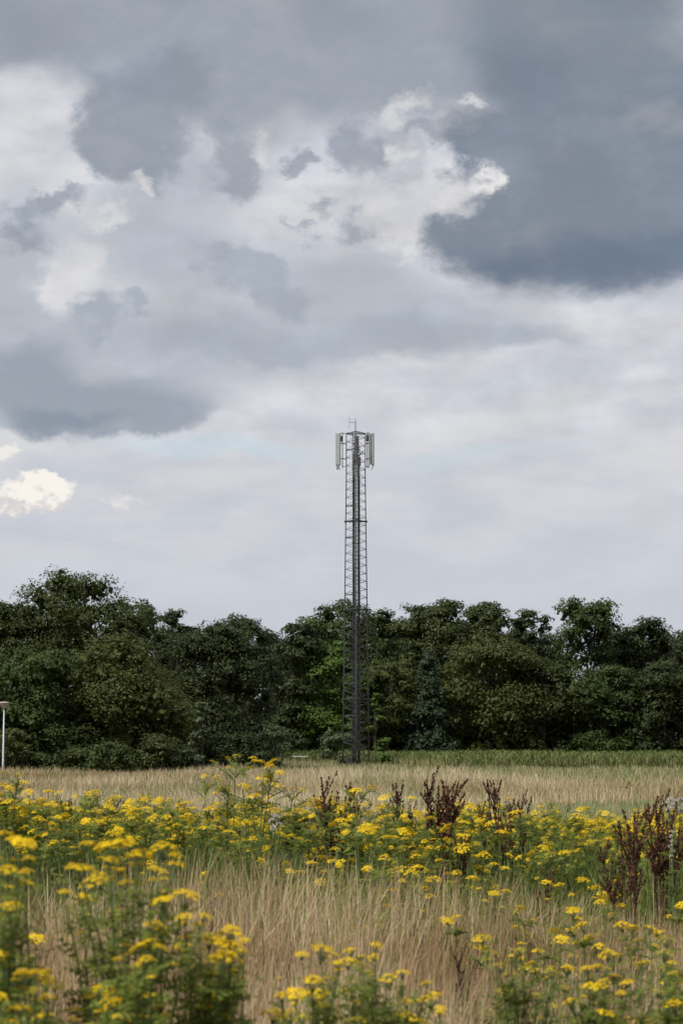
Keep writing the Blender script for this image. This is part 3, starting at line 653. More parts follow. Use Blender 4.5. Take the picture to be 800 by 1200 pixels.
    # radio units and junction boxes
    for px, py, w, h, y in ((400.2, 513.5, 2.3, 6.5, 0.35), (430.8, 512.5, 3.2, 7.5, 0.42), (419.0, 520, 3.4, 20, 0.25), (421.0, 541, 4.0, 10, -0.1), (414.8, 538, 2.8, 12, 0.0), (419.9, 553, 3.4, 12, -0.12)):
        mb = MB(); mb.box((0, 0, 0), (w / 14.7, 0.22, h / 14.7), 0, 0.03)
        for k in range(4): mb.box((0, -0.12, (k - 1.5) * h / 14.7 * 0.22), (w / 14.7 * 0.8, 0.03, h / 14.7 * 0.06))
        obj('radio_unit', mb.mesh('radio_unit', M['radio']), t, (xx(px), y, zz(py)))
    # cross brace at the right of the head, lightning rods
    mb = MB(); mb.tube([(xx(419.5), -0.2, zz(535)), (xx(426.5), 0.2, zz(528))], 0.04, 5); mb.tube([(xx(421.5), -0.2, zz(536)), (xx(421.5), -0.2, zz(523))], 0.035, 5)
    obj('cross_arm', mb.mesh('cross_arm', M['steel']), t)
    mb = MB(); mb.tube([(xx(416.6), -0.3, zz(515)), (xx(416.6), -0.3, zz(498)), (xx(416.6), -0.3, zz(491))], [0.04, 0.032, 0.018], 6)
    mb.tube([(xx(409.3), -0.3, zz(495.5)), (xx(416.6), -0.3, zz(495.5))], 0.018, 5); mb.tube([(xx(409.4), -0.3, zz(503.5)), (xx(409.4), -0.3, zz(488))], 0.014, 5)
    obj('lightning_rod', mb.mesh('lightning_rod', M['steel']), t)
lattice_mast()

# ------------------------------------------------------------------ street lamp and white rail
def street_lamp():
    D = 119.0; p = at(5.2, 826, D); g = float(gz(p.x, D)); h = at(5.2, 829.5, D).z - g; ht = at(5.2, 822.2, D).z - g
    t = thing('street_lamp', 'grey post street lamp with a conical lantern before the left trees', 'street lamp', (p.x, D, g))
    mb = MB(); mb.tube([(0, 0, -0.1), (0, 0, 1.0), (0, 0, 1.02), (0, 0, h)], [0.062, 0.062, 0.048, 0.036], 12); obj('post', mb.mesh('post', M['lamp_pole'], True), t)
    dh = ht - h; mb = MB(); mb.lathe([(0.05, -0.04), (0.12, 0.0), (0.17, dh * 0.25), (0.29, dh * 0.72)], 20, (0, 0, h)); bowl = obj('lantern_bowl', mb.mesh('lantern_bowl', M['lamp_bowl'], True), t)
    mb = MB(); mb.lathe([(0.325, dh * 0.72 + 0.003), (0.335, dh * 0.80), (0.25, dh * 0.95), (0.05, dh)], 20, (0, 0, h)); obj('lantern_cap', mb.mesh('lantern_cap', M['lamp_cap'], True), bowl)
street_lamp()
def white_rail():
    D = 176.5; a, b = at(341, 886.5, D), at(361, 886.5, D); g = float(gz(a.x, D))
    t = thing('barrier_rail', 'low white barrier rail at the edge of the maize left of the mast', 'barrier', ((a.x + b.x) / 2, D, g)); L = b.x - a.x; z = a.z - g
    mb = MB(); mb.box((0, 0, z), (L, 0.06, 0.07), 0, 0.01); obj('rail', mb.mesh('rail', M['white_paint']), t)
    for s in (-1, 1):
        mb = MB(); mb.box((s * L * 0.42, 0.07, z / 2 - 0.03), (0.08, 0.078, z + 0.02)); obj('post', mb.mesh('post', M['steel']), t)
white_rail()

# ------------------------------------------------------------------ yellow flowers
def cluster_mesh(name, mat, seed, n=30, R0=0.055, dome=0.35, rf=0.0105):
    """flat-topped head of small daisies on thin stalks that meet at the origin below"""
    r = np.random.default_rng(seed); V = []; F = []; T = []; o = 0
    for i in range(n):
        q = math.sqrt((i + 0.5) / n) * R0 * r.uniform(0.85, 1.15); a = i * 2.39996 + r.normal() * 0.25
        z = 0.055 - dome * q * q / R0 + r.normal() * 0.004; c = np.array([q * math.cos(a), q * math.sin(a), z])
        nz = unit(np.array([[c[0] * 7, c[1] * 7, 1.0]]) + r.normal(size=(1, 3)) * 0.15)[0]
        e1 = unit(np.cross(nz, [[0.3, 0.9, 0.1]]))[0]; e2 = np.cross(nz, e1); rr = rf * r.uniform(0.8, 1.2); tt = r.uniform(0.35, 1.0)
        np_ = 7
        for k in range(np_):     # petals
            b0 = 2 * math.pi * k / np_; b1 = b0 + 0.34; b_ = b0 - 0.34
            V += [c, c + (e1 * math.cos(b_) + e2 * math.sin(b_)) * rr * 0.75, c + (e1 * math.cos(b0) + e2 * math.sin(b0)) * rr * 1.15 - nz * rr * 0.15, c + (e1 * math.cos(b1) + e2 * math.sin(b1)) * rr * 0.75]
            F.append((o, o + 1, o + 2, o + 3)); T += [tt] * 4; o += 4
        hb = 0.45                # raised centre as four facets
        for k in range(4):
            b0 = math.pi / 2 * k; b1 = b0 + math.pi / 2
            V += [c + nz * rr * 0.4, c + (e1 * math.cos(b0) + e2 * math.sin(b0)) * rr * hb + nz * rr * 0.08, c + (e1 * math.cos((b0 + b1) / 2) + e2 * math.sin((b0 + b1) / 2)) * rr * hb + nz * rr * 0.08, c + (e1 * math.cos(b1) + e2 * math.sin(b1)) * rr * hb + nz * rr * 0.08]
            F.append((o, o + 1, o + 2, o + 3)); T += [tt * 0.45] * 4; o += 4
    me = fast_mesh(name, np.array(V), np.array(F), mat, np.array(T))
    # stalks in the leaf material
    nf = len(F); SV = []; SF = []
    return me
def stalk_mesh(name, seed, n=14, R0=0.045):
    r = np.random.default_rng(seed); mb = MB()
    for i in range(n):
        q = math.sqrt((i + 0.5) / n) * R0; a = i * 2.39996
        mb.tube([(0, 0, -0.02), (q * 0.5 * math.cos(a), q * 0.5 * math.sin(a), 0.018), (q * math.cos(a), q * math.sin(a), 0.05 - 0.3 * q)], [0.0016, 0.0013, 0.0012], 3, cap=False)
    return mb.mesh(name, M['stem_green'])
CL = {'y': [cluster_mesh('flower_cluster', M['yellow'], s, n, R0, dm) for s, n, R0, dm in ((1, 34, .052, .35), (2, 48, .064, .25), (3, 28, .044, .45), (4, 40, .058, .55))],
      'o': [cluster_mesh('flower_cluster', M['olive_fl'], s, n, R0, dm, 0.008) for s, n, R0, dm in ((5, 32, .052, .4), (6, 26, .044, .6))],
      'g': [cluster_mesh('flower_cluster', M['bud'], s, n, R0, dm, 0.0075) for s, n, R0, dm in ((7, 32, .046, .7), (8, 24, .038, .5))]}
ST = [stalk_mesh('flower_stalk', s) for s in (1, 2)]

def leaf_geo(r, p, dirv, up, L, W, K=6):
    """feathery leaf: a midrib with paired lobes; quads"""
    V = []; F = []; side = np.cross(dirv, up); n = np.linalg.norm(side); side = side / (n if n > 1e-4 else 1)
    droop = r.uniform(0.1, 0.5)
    pt = lambda t: p + dirv * L * t + np.array([0, 0, -1.0]) * L * droop * t * t + up * 0.0
    o = 0
    for k in range(K):
        t0 = (k + 0.35) / K; a = pt(t0); b = pt(t0 + 0.7 / K); w = W * math.sin(math.pi * (0.18 + 0.75 * t0)) * r.uniform(0.8, 1.2)
        for s in (-1, 1):
            tip = a + side * s * w + dirv * L * 0.13 + np.array([0, 0, -0.15 * w])
            V += [a, a + side * s * w * 0.55 + dirv * L * 0.02, tip, b]; F.append((o, o + 1, o + 2, o + 3)); o += 4
    return V, F
def foliage_mesh(name, stems, nleaf, seed, L=0.11, W=0.024, t0=0.05, t1=0.88, K=6):
    r = np.random.default_rng(seed); V = []; F = []; T = []
    for i in range(nleaf):
        s = stems[r.integers(len(stems))]; t = r.uniform(t0, t1); q = t * (len(s) - 1); k = int(q); f = q - k
        p = np.array(s[k]) * (1 - f) + np.array(s[min(k + 1, len(s) - 1)]) * f
        a = r.uniform(0, 6.283); el = r.uniform(0.05, 0.9); d = np.array([math.cos(a) * math.cos(el), math.sin(a) * math.cos(el), math.sin(el)])
        up = unit(np.cross(np.cross(d, [[0, 0, 1.0]]), d[None]) + r.normal(size=(1, 3)) * 0.25)[0]
        v, fc = leaf_geo(r, p, d, up, L * r.uniform(0.6, 1.25) * (1.15 - 0.5 * t), W * r.uniform(0.7, 1.3) * (1.1 - 0.4 * t), K)
        o = len(V); V += v; F += [tuple(x + o for x in ff) for ff in fc]; T += [np.clip(r.normal(0.45, 0.22), 0, 1)] * len(v)
    return fast_mesh(name, np.array(V), np.array(F), M['rag_leaf'], np.array(T))
def bez(a, b, bow, n=6):
    a, b = np.array(a, float), np.array(b, float); c = np.array([a[0] * 0.75 + b[0] * 0.25, a[1] * 0.75 + b[1] * 0.25, a[2] * 0.3 + b[2] * 0.7]) + np.array(bow)
    return [tuple((1 - t) ** 2 * a + 2 * t * (1 - t) * c + t * t * b) for t in np.linspace(0, 1, n)]

def rag_variant(seed, nst, spread, ncl, lush=1.0):
    """unit-height plant: returns stem mesh, foliage mesh, list of (kind, variant, loc, scale, rz, tilt)"""
    r = np.random.default_rng(seed); stems = []; cl = []; mb = MB()
    for i in range(nst):
        a = 2 * math.pi * i / nst + r.normal() * 0.4; b0 = (0.05 * math.cos(a), 0.05 * math.sin(a), 0)
        sp = spread * r.uniform(0.4, 1.0); top = (sp * math.cos(a), sp * math.sin(a), r.uniform(0.72, 0.97) if i else 0.95)
        s = bez(b0, top, r.normal(size=3) * np.array([0.03, 0.03, 0])); stems.append(s)
        mb.tube(s, [0.0055, 0.005, 0.0045, 0.004, 0.0035, 0.003], 4, cap=False)
        for k in range(ncl):
            tt = 1.0 if k == 0 else r.uniform(0.66, 0.93); q = tt * 5; j = min(4, int(q)); f = q - j
            p0 = np.array(s[j]) * (1 - f) + np.array(s[j + 1]) * f; aa = r.uniform(0, 6.283); rr = 0.0 if k == 0 else r.uniform(0.05, 0.16)
            p1 = np.array([p0[0] + rr * math.cos(aa), p0[1] + rr * math.sin(aa), p0[2] + (0.0 if k == 0 else r.uniform(0.02, 0.10))])
            if k: br = bez(p0, p1, (0, 0, -0.01), 4); stems.append(br); mb.tube(br, 0.0024, 3, cap=False)
            cl.append((p1, r.uniform(0.4, 1.0) ** 1.3 * 1.0 if k else r.uniform(0.7, 1.05), r.uniform(0, 6.283), r.normal() * 0.15, r.random(), int(r.integers(100))))
    fo = foliage_mesh('foliage', stems[:], int(110 * lush), seed + 100)
    return mb.mesh('stem', M['stem_green'], True), fo, cl
def kind_of(u, mix):   # share of yellow, fading, bud heads
    return 'y' if u < mix[0] else ('o' if u < mix[0] + mix[1] else 'g')
RV = [rag_variant(200 + i, n, s, c, l) for i, (n, s, c, l) in enumerate([(4, .22, 4, 1.2), (5, .28, 3, 1.4), (3, .18, 5, 1.1), (6, .32, 3, 1.5), (4, .30, 4, 1.2), (3, .24, 4, 1.0), (5, .22, 3, 1.3), (2, .14, 6, .9)])]
TV = [rag_variant(280 + i, n, s_, c, l) for i, (n, s_, c, l) in enumerate([(4, .15, 7, .6), (3, .20, 6, .5)])]
SP = [rag_variant(260 + i, n, s, c, l) for i, (n, s, c, l) in enumerate([(1, .03, 3, .3), (2, .08, 2, .35), (1, .05, 4, .25)])]
def place_rag(v, x, y, h, label, group, mix=(0.68, 0.24), seed=0, name='ragwort_plant', cs=1.0, lean=0.0):
    sm, fm, cl = v; g = float(gz(x, y)); t = thing(name, label, 'wildflower', (x, y, g), random.uniform(0, 6.28), group, (h, h, h))
    t.rotation_euler = (random.gauss(0, 0.05) + lean, random.gauss(0, 0.05), random.uniform(0, 6.28))
    obj('stem', sm, t); obj('foliage', fm, t)
    for p, s, rz, ti, u, vi in cl:
        u = (u + seed * 0.37) % 1.0; kd = kind_of(u, mix); ms = CL[kd]; s2 = s * cs / h
        c = obj('flower_cluster', ms[vi % len(ms)], t, tuple(p), (ti * 1.8, ti * 0.9, rz), (s2, s2, s2 * (0.75 + 0.5 * ((u * 7) % 1))))
        if y < 12: obj('flower_stalk', ST[vi % 2], c)
    return t

LANDMARKS = [(380, 17.6, 'the dock left of the mast'), (478, 17.4, 'the narrow three stalked dock'), (517, 17.2, 'the largest dark red dock'), (578, 17.3, 'the two spiked dock'), (610, 17.5, 'the short spiked dock'),
             (738, 15.6, 'the leaning brown dock'), (776, 15.9, 'the bristling brown dock'), (105, 25.5, 'the small brown docks'), (287, 18.0, 'the tallest yellow weed'), (8, 18.5, 'the street lamp post'), (432, 17.5, 'the tall weed between docks'), (650, 18.0, 'the fading olive weeds'), (200, 18.0, 'the large close weed')]
SHAPES = ['four stemmed', 'five stemmed', 'three stemmed', 'broad six stemmed', 'wide four stemmed', 'open three stemmed', 'upright five stemmed', 'slender two stemmed']
def rag_label(px, y, h, v, olive):
    lx, ly, nm = min(LANDMARKS, key=lambda q: abs(q[0] - px) + 3 * abs(q[1] - y))
    size = 'low' if h < 0.78 else ('tall' if h > 1.08 else 'knee-high' if h < 0.9 else 'waist-high')
    rel = 'well behind' if y > ly + 7 else 'behind' if y > ly + 1.5 else 'in front of' if y < ly - 1.5 else 'beside'
    return '%s %s %s weed %s %s' % (size, SHAPES[v], 'fading olive' if olive else 'yellow', rel, nm)
def flower_band():
    n = 0; r = random.Random(11); tries = 0; pts = []
    while n < 290 and tries < 20000:
        tries += 1
        y = (15.2 ** 1.4 + r.random() * (33 ** 1.4 - 15.2 ** 1.4)) ** (1 / 1.4); x = (r.random() * 2 - 1) * (0.168 * y + (0.5 if r.random() < 0.72 else 2.3))
        if any((x - a) ** 2 + (y - b) ** 2 < 0.30 ** 2 for a, b in pts): continue
        px = 400 + x / y * FPX
        if y < 19.5 and px < 240 and r.random() < 0.6: continue
        if y < 17 and r.random() < 0.35: continue
        pts.append((x, y)); n += 1
        pytop = r.uniform(936, 978) if r.random() < 0.8 else r.uniform(926, 940)
        if px > 600: pytop += 12
        if y < 17.5: pytop += r.uniform(0, 45)
        h = min(1.28, max(0.55, CAM_H - (pytop - 877) * y / FPX))
        olive = 595 < px < 690 and r.random() < 0.7
        v = r.randrange(8); lab = rag_label(px, y, h, v, olive); grp = 'ragworts in the flower band'
        place_rag(RV[v], x, y, h, lab, grp, (0.15, 0.7) if olive else (0.66, 0.26), n)
flower_band()
# tall outliers that stand above the band
for (px, top, d, v, lab) in [(287, 884, 18.0, 2, 'tallest yellow weed sticking up in front of the dark trees and tan field'), (8, 905, 18.5, 0, 'tall yellow weed in front of the street lamp post'),
                            (262, 908, 19.0, 4, 'loose tall yellow weed leaning beside the tallest yellow weed'), (432, 921, 17.5, 5, 'tall yellow weed between two dark red docks'), (315, 920, 18.6, 5, 'tall yellow weed with bushy top behind the tallest yellow weed'),
                            (735, 915, 60.0, 7, 'lone green weed in the tan grass before the maize')]:
    p = at(px, top, d); place_rag(TV[v % 2] if d < 40 else RV[v], p.x, d, p.z, lab, None, (0.75, 0.2), px)
# sparse flowers in the dry grass
r_ = random.Random(5)
sparse = [(677, 1083, 11), (653, 1099, 10.5), (730, 1086, 10.5), (610, 1060, 13), (700, 1044, 14), (716, 1052, 13.5), (792, 1052, 13), (632, 1088, 11), (570, 1098, 10), (430, 1012, 15.5), (488, 1018, 15.2), (545, 1024, 15), (575, 1010, 16), (452, 1032, 14.5), (640, 1030, 14.5), (380, 1002, 16), (300, 1005, 15.8), (668, 1063, 12), (760, 1085, 11), (55, 1094, 8.5), (590, 1040, 14), (520, 1070, 12), (262, 1022, 15), (340, 1020, 15.5)]
for i, (px, py, d) in enumerate(sparse):
    p = at(px, py, d); nm = min(LANDMARKS, key=lambda q: abs(q[0] - px))[2]
    place_rag(SP[i % 3], p.x, d, max(0.3, p.z), '%s yellow flower in dry grass before %s' % (['thin three headed', 'thin two stemmed', 'thin four headed'][i % 3], nm), 'single ragworts in the dry grass', (0.8, 0.15), i, cs=0.85)

r_ = random.Random(21)
EXTRA = [(560, 14.2), (585, 12.6), (612, 13.8), (640, 11.8), (662, 14.4), (690, 12.8), (715, 11.2), (745, 13.0), (770, 11.8), (798, 13.6), (625, 10.2), (735, 9.6), (530, 14.6), (470, 14.8), (430, 14.3), (30, 12.8), (75, 14.2), (8, 10.8), (200, 14.0), (120, 13.2), (820, 10.6), (655, 9.4), (785, 9.2), (350, 14.7), (575, 9.8)]
for i, (px, d) in enumerate(EXTRA):
    p = at(px, 1000, d); nm = min(LANDMARKS, key=lambda q: abs(q[0] - px))[2]; h = r_.uniform(0.36, 0.62); v = i % 8
    place_rag(RV[v], p.x, d, h, 'short %s green weed in dry grass before %s' % (SHAPES[v], nm), 'short weeds in the dry grass', (0.35, 0.35), i * 3, cs=0.75)

for i, (x, d) in enumerate([(1.55, 6.6), (2.1, 7.4), (2.7, 6.4), (1.9, 9.0), (2.9, 8.6), (-1.6, 6.4), (-2.2, 7.2), (-2.8, 6.6), (-2.0, 9.2), (-3.0, 8.4), (3.3, 10.5), (-3.4, 10.8)]):
    v = i % 8; place_rag(RV[v], x, d, 0.8 + 0.05 * (i % 5), 'close %s yellow weed %s' % (SHAPES[v], 'beyond the green dome weed' if x > 0 else 'beyond the cut off close weed'), 'close ragworts beside the field of view', (0.7, 0.2), i)

# foreground plants: a table of flower heads (px, py, width px) for every plant
FG = [
 ('close yellow weed cut off at the left edge of the meadow path', 10, 6.0, [(4, 976, 26), (24, 984, 26), (10, 1017, 28), (31, 1019, 16), (30, 1033, 18), (13, 1060, 20), (-14, 1000, 30), (-20, 1040, 26), (3, 1116, 22), (-8, 1085, 20)], 'y'),
 ('large close yellow weed with many broad heads, tallest of the near ones', 140, 6.1, [(102, 987, 18), (136, 988, 36), (163, 1000, 36), (192, 990, 32), (180, 1016, 17), (94, 1016, 26), (128, 1006, 22), (118, 1026, 34), (148, 1033, 20), (98, 1048, 14), (137, 1066, 20), (180, 1081, 24), (217, 1046, 34), (192, 1053, 22), (160, 1012, 22), (206, 1000, 16)], 'y'),
 ('low close yellow weed with crowded heads near the cut off weed', 42, 5.6, [(40, 1140, 38), (64, 1152, 18), (28, 1138, 24), (56, 1166, 18), (24, 1180, 24), (52, 1190, 20), (86, 1194, 18), (12, 1196, 22), (0, 1165, 18), (30, 1158, 16), (55, 1137, 18)], 'y'),
 ('close yellow weed with scattered heads below the large close weed', 138, 5.7, [(122, 1157, 30), (140, 1158, 24), (105, 1167, 18), (136, 1172, 22), (146, 1194, 16), (172, 1105, 26), (172, 1122, 22), (149, 1106, 12), (176, 1165, 20), (178, 1177, 16), (194, 1188, 13), (150, 1142, 14), (186, 1108, 18), (90, 1182, 16), (112, 1190, 14)], 'y'),
 ('close bushy yellow weed with tiers of flat heads beside bare dry grass', 248, 6.3, [(217, 1072, 20), (233, 1082, 14), (217, 1097, 20), (270, 1088, 28), (245, 1096, 28), (255, 1104, 36), (272, 1106, 28), (262, 1118, 34), (286, 1100, 14), (213, 1107, 20), (234, 1113, 20), (245, 1137, 26), (246, 1153, 28), (257, 1170, 22), (240, 1178, 20), (282, 1114, 18), (228, 1128, 16), (215, 1190, 16), (264, 1190, 18)], 'y'),
 ('close yellow weed with domed heads standing alone in dry grass', 366, 6.6, [(376, 1110, 30), (354, 1117, 14), (366, 1146, 28), (386, 1146, 26), (345, 1161, 28), (368, 1162, 28), (383, 1178, 13), (320, 1184, 26), (338, 1192, 20), (396, 1128, 15), (330, 1164, 18), (355, 1190, 20), (390, 1192, 18)], 'y'),
 ('close yellow weed with reddish stalk and flat heads in dry grass', 440, 6.8, [(408, 1124, 22), (422, 1128, 20), (440, 1106, 16), (438, 1119, 12), (411, 1112, 16), (437, 1150, 28), (456, 1144, 24), (471, 1155, 18), (471, 1138, 16), (505, 1167, 28), (476, 1172, 18), (474, 1187, 26), (515, 1185, 13), (430, 1172, 24), (418, 1194, 26), (500, 1150, 13), (450, 1190, 18), (490, 1196, 18), (405, 1160, 16)], 'm'),
 ('close weed with green budding heads among grey green leaves', 606, 7.4, [(586, 1130, 18), (598, 1140, 26), (610, 1112, 14), (630, 1110, 14), (603, 1124, 18), (616, 1150, 18), (645, 1137, 18), (590, 1158, 16), (628, 1165, 14), (640, 1184, 14)], 'o'),
 ('close leafy weed with small scattered yellow heads right of the budding one', 706, 7.2, [(688, 1133, 16), (695, 1155, 26), (706, 1150, 18), (712, 1115, 20), (665, 1132, 14), (708, 1185, 16), (719, 1193, 16), (750, 1190, 16), (670, 1171, 18), (735, 1150, 13), (682, 1190, 13), (728, 1162, 14), (750, 1128, 13), (660, 1155, 12)], 'm'),
 ('close weed with green dome heads cut off at the edge of the field', 790, 7.6, [(780, 1098, 22), (778, 1114, 22), (788, 1140, 16), (790, 1174, 24), (802, 1090, 18), (812, 1120, 20), (770, 1160, 16), (808, 1150, 20), (783, 1190, 18)], 'o'),
]
def foreground():
    for si, (lab, bx, d, heads, kd) in enumerate(FG):
        r = np.random.default_rng(500 + si); b = at(bx, 1300, d); g = float(gz(b.x, d))
        t = thing('ragwort_plant', lab, 'wildflower', (b.x, d, g), 0, 'close ragworts in front of the dry grass'); stems = []; mb = MB()
        heads = heads + [(px + r.normal() * 16, py + r.uniform(8, 34), w * r.uniform(0.35, 0.6)) for px, py, w in heads for _ in range(1)]
        for hi, (px, py, w) in enumerate(heads):
            dd = d + r.uniform(-0.35, 0.35); q = at(px, py, dd); e = np.array([q.x - b.x, q.y - d, q.z - g])
            s = bez((r.normal() * 0.04, r.normal() * 0.04, -0.02), tuple(e - np.array([0, 0, 0.03])), (r.normal() * 0.02, r.normal() * 0.02, 0), 6); stems.append(s)
            mb.tube(s, [0.006, 0.0055, 0.005, 0.004, 0.003, 0.0022], 5, cap=False)
            u = r.random(); k = {'y': 'y' if u < 0.93 else 'o', 'm': 'y' if u < 0.6 else ('o' if u < 0.85 else 'g'), 'o': 'o' if u < 0.55 else ('g' if u < 0.75 else 'y')}[kd]
            ms = CL[k]; me = ms[hi % len(ms)]; sc = (w / FPX * dd) / 0.095
            f = obj('flower_cluster', me, t, tuple(e - np.array([0, 0, 0.045 * sc])), (r.normal() * 0.14, r.normal() * 0.14, r.uniform(0, 6.28)), (sc, sc, sc * 0.95))
            obj('flower_stalk', ST[hi % 2], f)
        obj('stem', mb.mesh('stem', M['stem_green'], True), t)
        obj('foliage', foliage_mesh('foliage', stems, 48 * len(heads), 700 + si, 0.105, 0.024, 0.12, 0.97, 4), t)
foreground()

# ------------------------------------------------------------------ red brown docks
def dock_stalk_mesh(seed, H, spread, nb):
    """one stalk with upright seed-covered side branches"""
    r = np.random.default_rng(seed); mb = MB(); top = np.array([r.normal() * spread * H, r.normal() * spread * H * 0.6, H])
    main = bez((0, 0, 0), tuple(top), (0, 0, 0), 9); V = []; F = []; T = []
    mb.tube(main, list(np.linspace(0.008, 0.003, 9)), 5, cap=False)
    lines = [(main, 0.52, 1.0, 1.0)]
    for k in range(nb):
        f = r.uniform(0.42, 0.86); q = f * 8; j = int(q); p0 = np.array(main[j]) * (1 - q + j) + np.array(main[j + 1]) * (q - j)
        a = r.uniform(0, 6.283); L = H * r.uniform(0.12, 0.30) * (1.25 - f * 0.6); el = r.uniform(0.95, 1.3)
        p1 = p0 + L * np.array([math.cos(a) * math.cos(el), math.sin(a) * math.cos(el), math.sin(el)])
        br = bez(p0, p1, (math.cos(a) * L * 0.10, math.sin(a) * L * 0.10, -0.1 * L), 5); mb.tube(br, [0.004, 0.003, 0.003, 0.002, 0.002], 4, cap=False); lines.append((br, 0.12, 1.0, 0.8))
    octf = [(0, 2, 4), (2, 1, 4), (1, 3, 4), (3, 0, 4), (2, 0, 5), (1, 2, 5), (3, 1, 5), (0, 3, 5)]
    o = 0
    for ln, t0, t1, rs in lines:
        Ltot = sum(np.linalg.norm(np.array(ln[i + 1]) - np.array(ln[i])) for i in range(len(ln) - 1)) * (t1 - t0)
        t = t0
        while t < t1:
            q = min(t, 0.999) * (len(ln) - 1); j = int(q); p = np.array(ln[j]) * (1 - q + j) + np.array(ln[j + 1]) * (q - j)
            taper = (1.0 - 0.6 * (t - t0) / (t1 - t0)); tt = np.clip(r.normal(0.45, 0.25), 0, 1)
            for w in range(2):
                s = 0.0062 * r.uniform(0.6, 1.4); pp = p + r.normal(size=3) * 0.0085 * taper * rs
                V += [pp + np.array(v) * s for v in ((1, 0, 0), (-1, 0, 0), (0, 1, 0), (0, -1, 0), (0, 0, 1.2), (0, 0, -1.2))]
                F += [tuple(x + o for x in f) for f in octf]; T += [tt] * 6; o += 6
            t += 0.014 / max(0.05, Ltot) * (t1 - t0) * (1 if r.random() < 0.8 else 3)
    return mb.mesh('stalk', M['stem_brown'], True), fast_mesh('seed_head', np.array(V), np.array(F), M['dock'], np.array(T))
DK = [dock_stalk_mesh(300 + i, 1.0, s, n) for i, (s, n) in enumerate([(0.03, 9), (0.06, 15), (0.05, 5), (0.10, 11), (0.02, 18), (0.07, 7), (0.04, 13)])]
def dock_leaf():
    n = 9; r = np.random.default_rng(9); base = np.zeros((n, 3)); base[:, 2] = r.uniform(0.02, 0.35, n)
    V, F, T = strips(base, r.uniform(0.16, 0.26, n), r.uniform(0.5, 1.0, n), r.random(n) * 6.28, [0.01, 0.045, 0.04, 0.005], r.random(n) * 6.28, r.random(n))
    return fast_mesh('dry_leaf', V, F, M['dockleaf'], T)
DL = dock_leaf()
DOCKS = [('bushy dark red dock with five spread stalks left of the mast foot', 396, 18.9, [(378, 902), (402, 922), (412, 912), (390, 930), (421, 930), (373, 928)]),
 ('narrow dark red dock with three stalks between bushier docks', 478, 19.3, [(474, 917), (483, 936), (469, 940)]),
 ('largest dark red dock with dense forked spikes', 517, 18.7, [(507, 904), (515, 914), (526, 909), (499, 918), (537, 922), (521, 926), (512, 930)]),
 ('dark red dock with two tall spikes right of the largest dock', 578, 19.0, [(573, 912), (588, 914), (565, 934), (582, 928)]),
 ('dark red dock with short spikes close beside the two spiked dock', 606, 19.4, [(604, 926), (612, 928), (598, 936)]),
 ('leaning dark brown dock in the flower band near the pale thistle', 738, 15.6, [(738, 944), (730, 962), (746, 968), (704, 985), (716, 1000), (742, 985)]),
 ('dense brown dock with bristling top beside the pale thistle', 774, 15.9, [(760, 933), (768, 932), (774, 934), (781, 950), (790, 958), (777, 975)]),
 ('low dark dock half hidden under the largest dock', 533, 15.8, [(522, 985), (536, 975), (545, 995), (528, 1005)]),
 ('small brown dock in the weeds before the left tan grass', 100, 26.0, [(88, 934), (78, 930), (106, 932)]),
 ('thin brown dock beside the small brown dock in the weeds', 118, 25.0, [(110, 936), (124, 938), (133, 936)]),
 ('lone small brown dock near the left tan grass', 57, 26.5, [(54, 934), (60, 938)]),
 ('short red brown dock amid the dry grass', 540, 10.5, [(530, 1124), (541, 1112), (552, 1122)]),
 ('brown withered dock stalk in the green weeds near the fading weeds', 638, 15.0, [(638, 1012), (630, 1040)])]
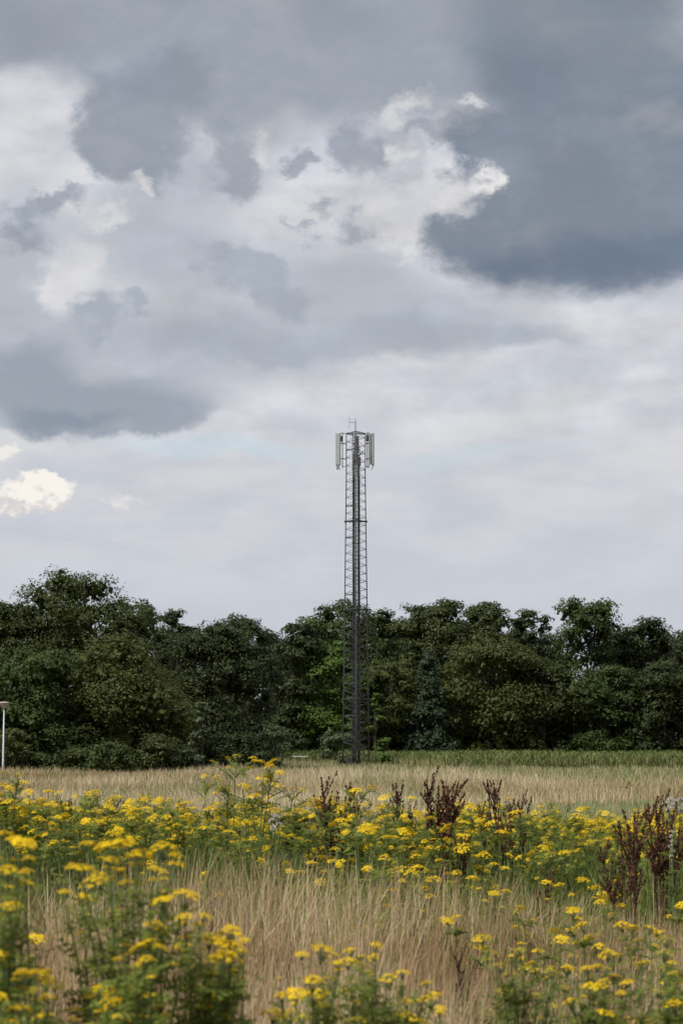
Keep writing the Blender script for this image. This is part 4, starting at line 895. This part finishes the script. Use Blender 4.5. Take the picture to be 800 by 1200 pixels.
for i, (lab, bx, d, tops) in enumerate(DOCKS):
    b = at(bx, 1000, d); g = float(gz(b.x, d)); t = thing('dock_plant', lab, 'dock', (b.x, d, g), 0, 'dark red docks'); r = random.Random(i)
    for k, (px, py) in enumerate(tops):
        q = at(px, py + 3 + 5 * r.random(), d); h = q.z - g; s, sh = DK[(i * 3 + k) % 7]; dx = q.x - b.x
        rx = r.gauss(0, 0.06); x0 = r.uniform(-0.04, 0.04)
        ry = math.atan2(dx - x0, h)
        st = obj('stalk', s, t, (x0, r.uniform(-0.08, 0.08), -0.01), (rx, ry, 0), (h * r.uniform(0.65, 1.1), h * 0.85, h)); tag(obj('seed_head', sh, st), kind='stuff')
    obj('dry_leaf', DL, t)

# ------------------------------------------------------------------ thistles gone to down
def fluff_mesh(seed):
    r = np.random.default_rng(seed); n = 160; d = unit(r.normal(size=(n, 3))); d[:, 2] = np.abs(d[:, 2]) * 0.9 - 0.1
    a = unit(np.cross(d, r.normal(size=(n, 3)))); L = r.uniform(0.012, 0.024, (n, 1)); w = 0.0022
    V = np.stack([d * 0.002 - a * w * 0.4, d * 0.002 + a * w * 0.4, d * L + a * w, d * L - a * w], 1).reshape(-1, 3)
    return fast_mesh('down_head', V, np.arange(n * 4).reshape(-1, 4), M['fluff'], np.repeat(r.random(n), 4))
FL = [fluff_mesh(s) for s in (1, 2, 3)]
for i, (lab, bx, d, heads) in enumerate([
    ('thistle with white downy seed heads beside the bristling brown dock', 788, 16.6, [(779, 942), (785, 938), (791, 940), (797, 938), (802, 944), (783, 948), (792, 948), (799, 950), (808, 940), (788, 944)]),
    ('small thistle with pale down among the yellow weeds below the tallest one', 322, 17.2, [(318, 962), (324, 958), (327, 966), (320, 970)]),
    ('tall pale stalk of down amid the two brown docks', 786, 15.5, [(786, 980), (787, 986), (785, 992), (788, 998), (786, 1004), (787, 975)])]):
    b = at(bx, 1000, d); g = float(gz(b.x, d)); t = thing('thistle_plant', lab, 'thistle', (b.x, d, g)); mb = MB(); r = random.Random(i); ss = []
    for k, (px, py) in enumerate(heads):
        q = at(px, py, d + r.uniform(-0.1, 0.1)); e = (q.x - b.x, q.y - d, q.z - g); s = bez((0, 0, -0.02), e, (r.gauss(0, .02), r.gauss(0, .02), 0), 6); ss.append(s); mb.tube(s, [0.005, 0.005, 0.004, 0.004, 0.003, 0.003], 4)
        obj('down_head', FL[k % 3], t, e, (r.gauss(0, .4), r.gauss(0, .4), r.uniform(0, 6)), (1.3 if i < 2 else 0.8,) * 3)
    obj('stem', mb.mesh('stem', M['stem_green'], True), t); obj('foliage', foliage_mesh('foliage', ss, 40, 900 + i, 0.14, 0.03, 0.05, 0.9), t)
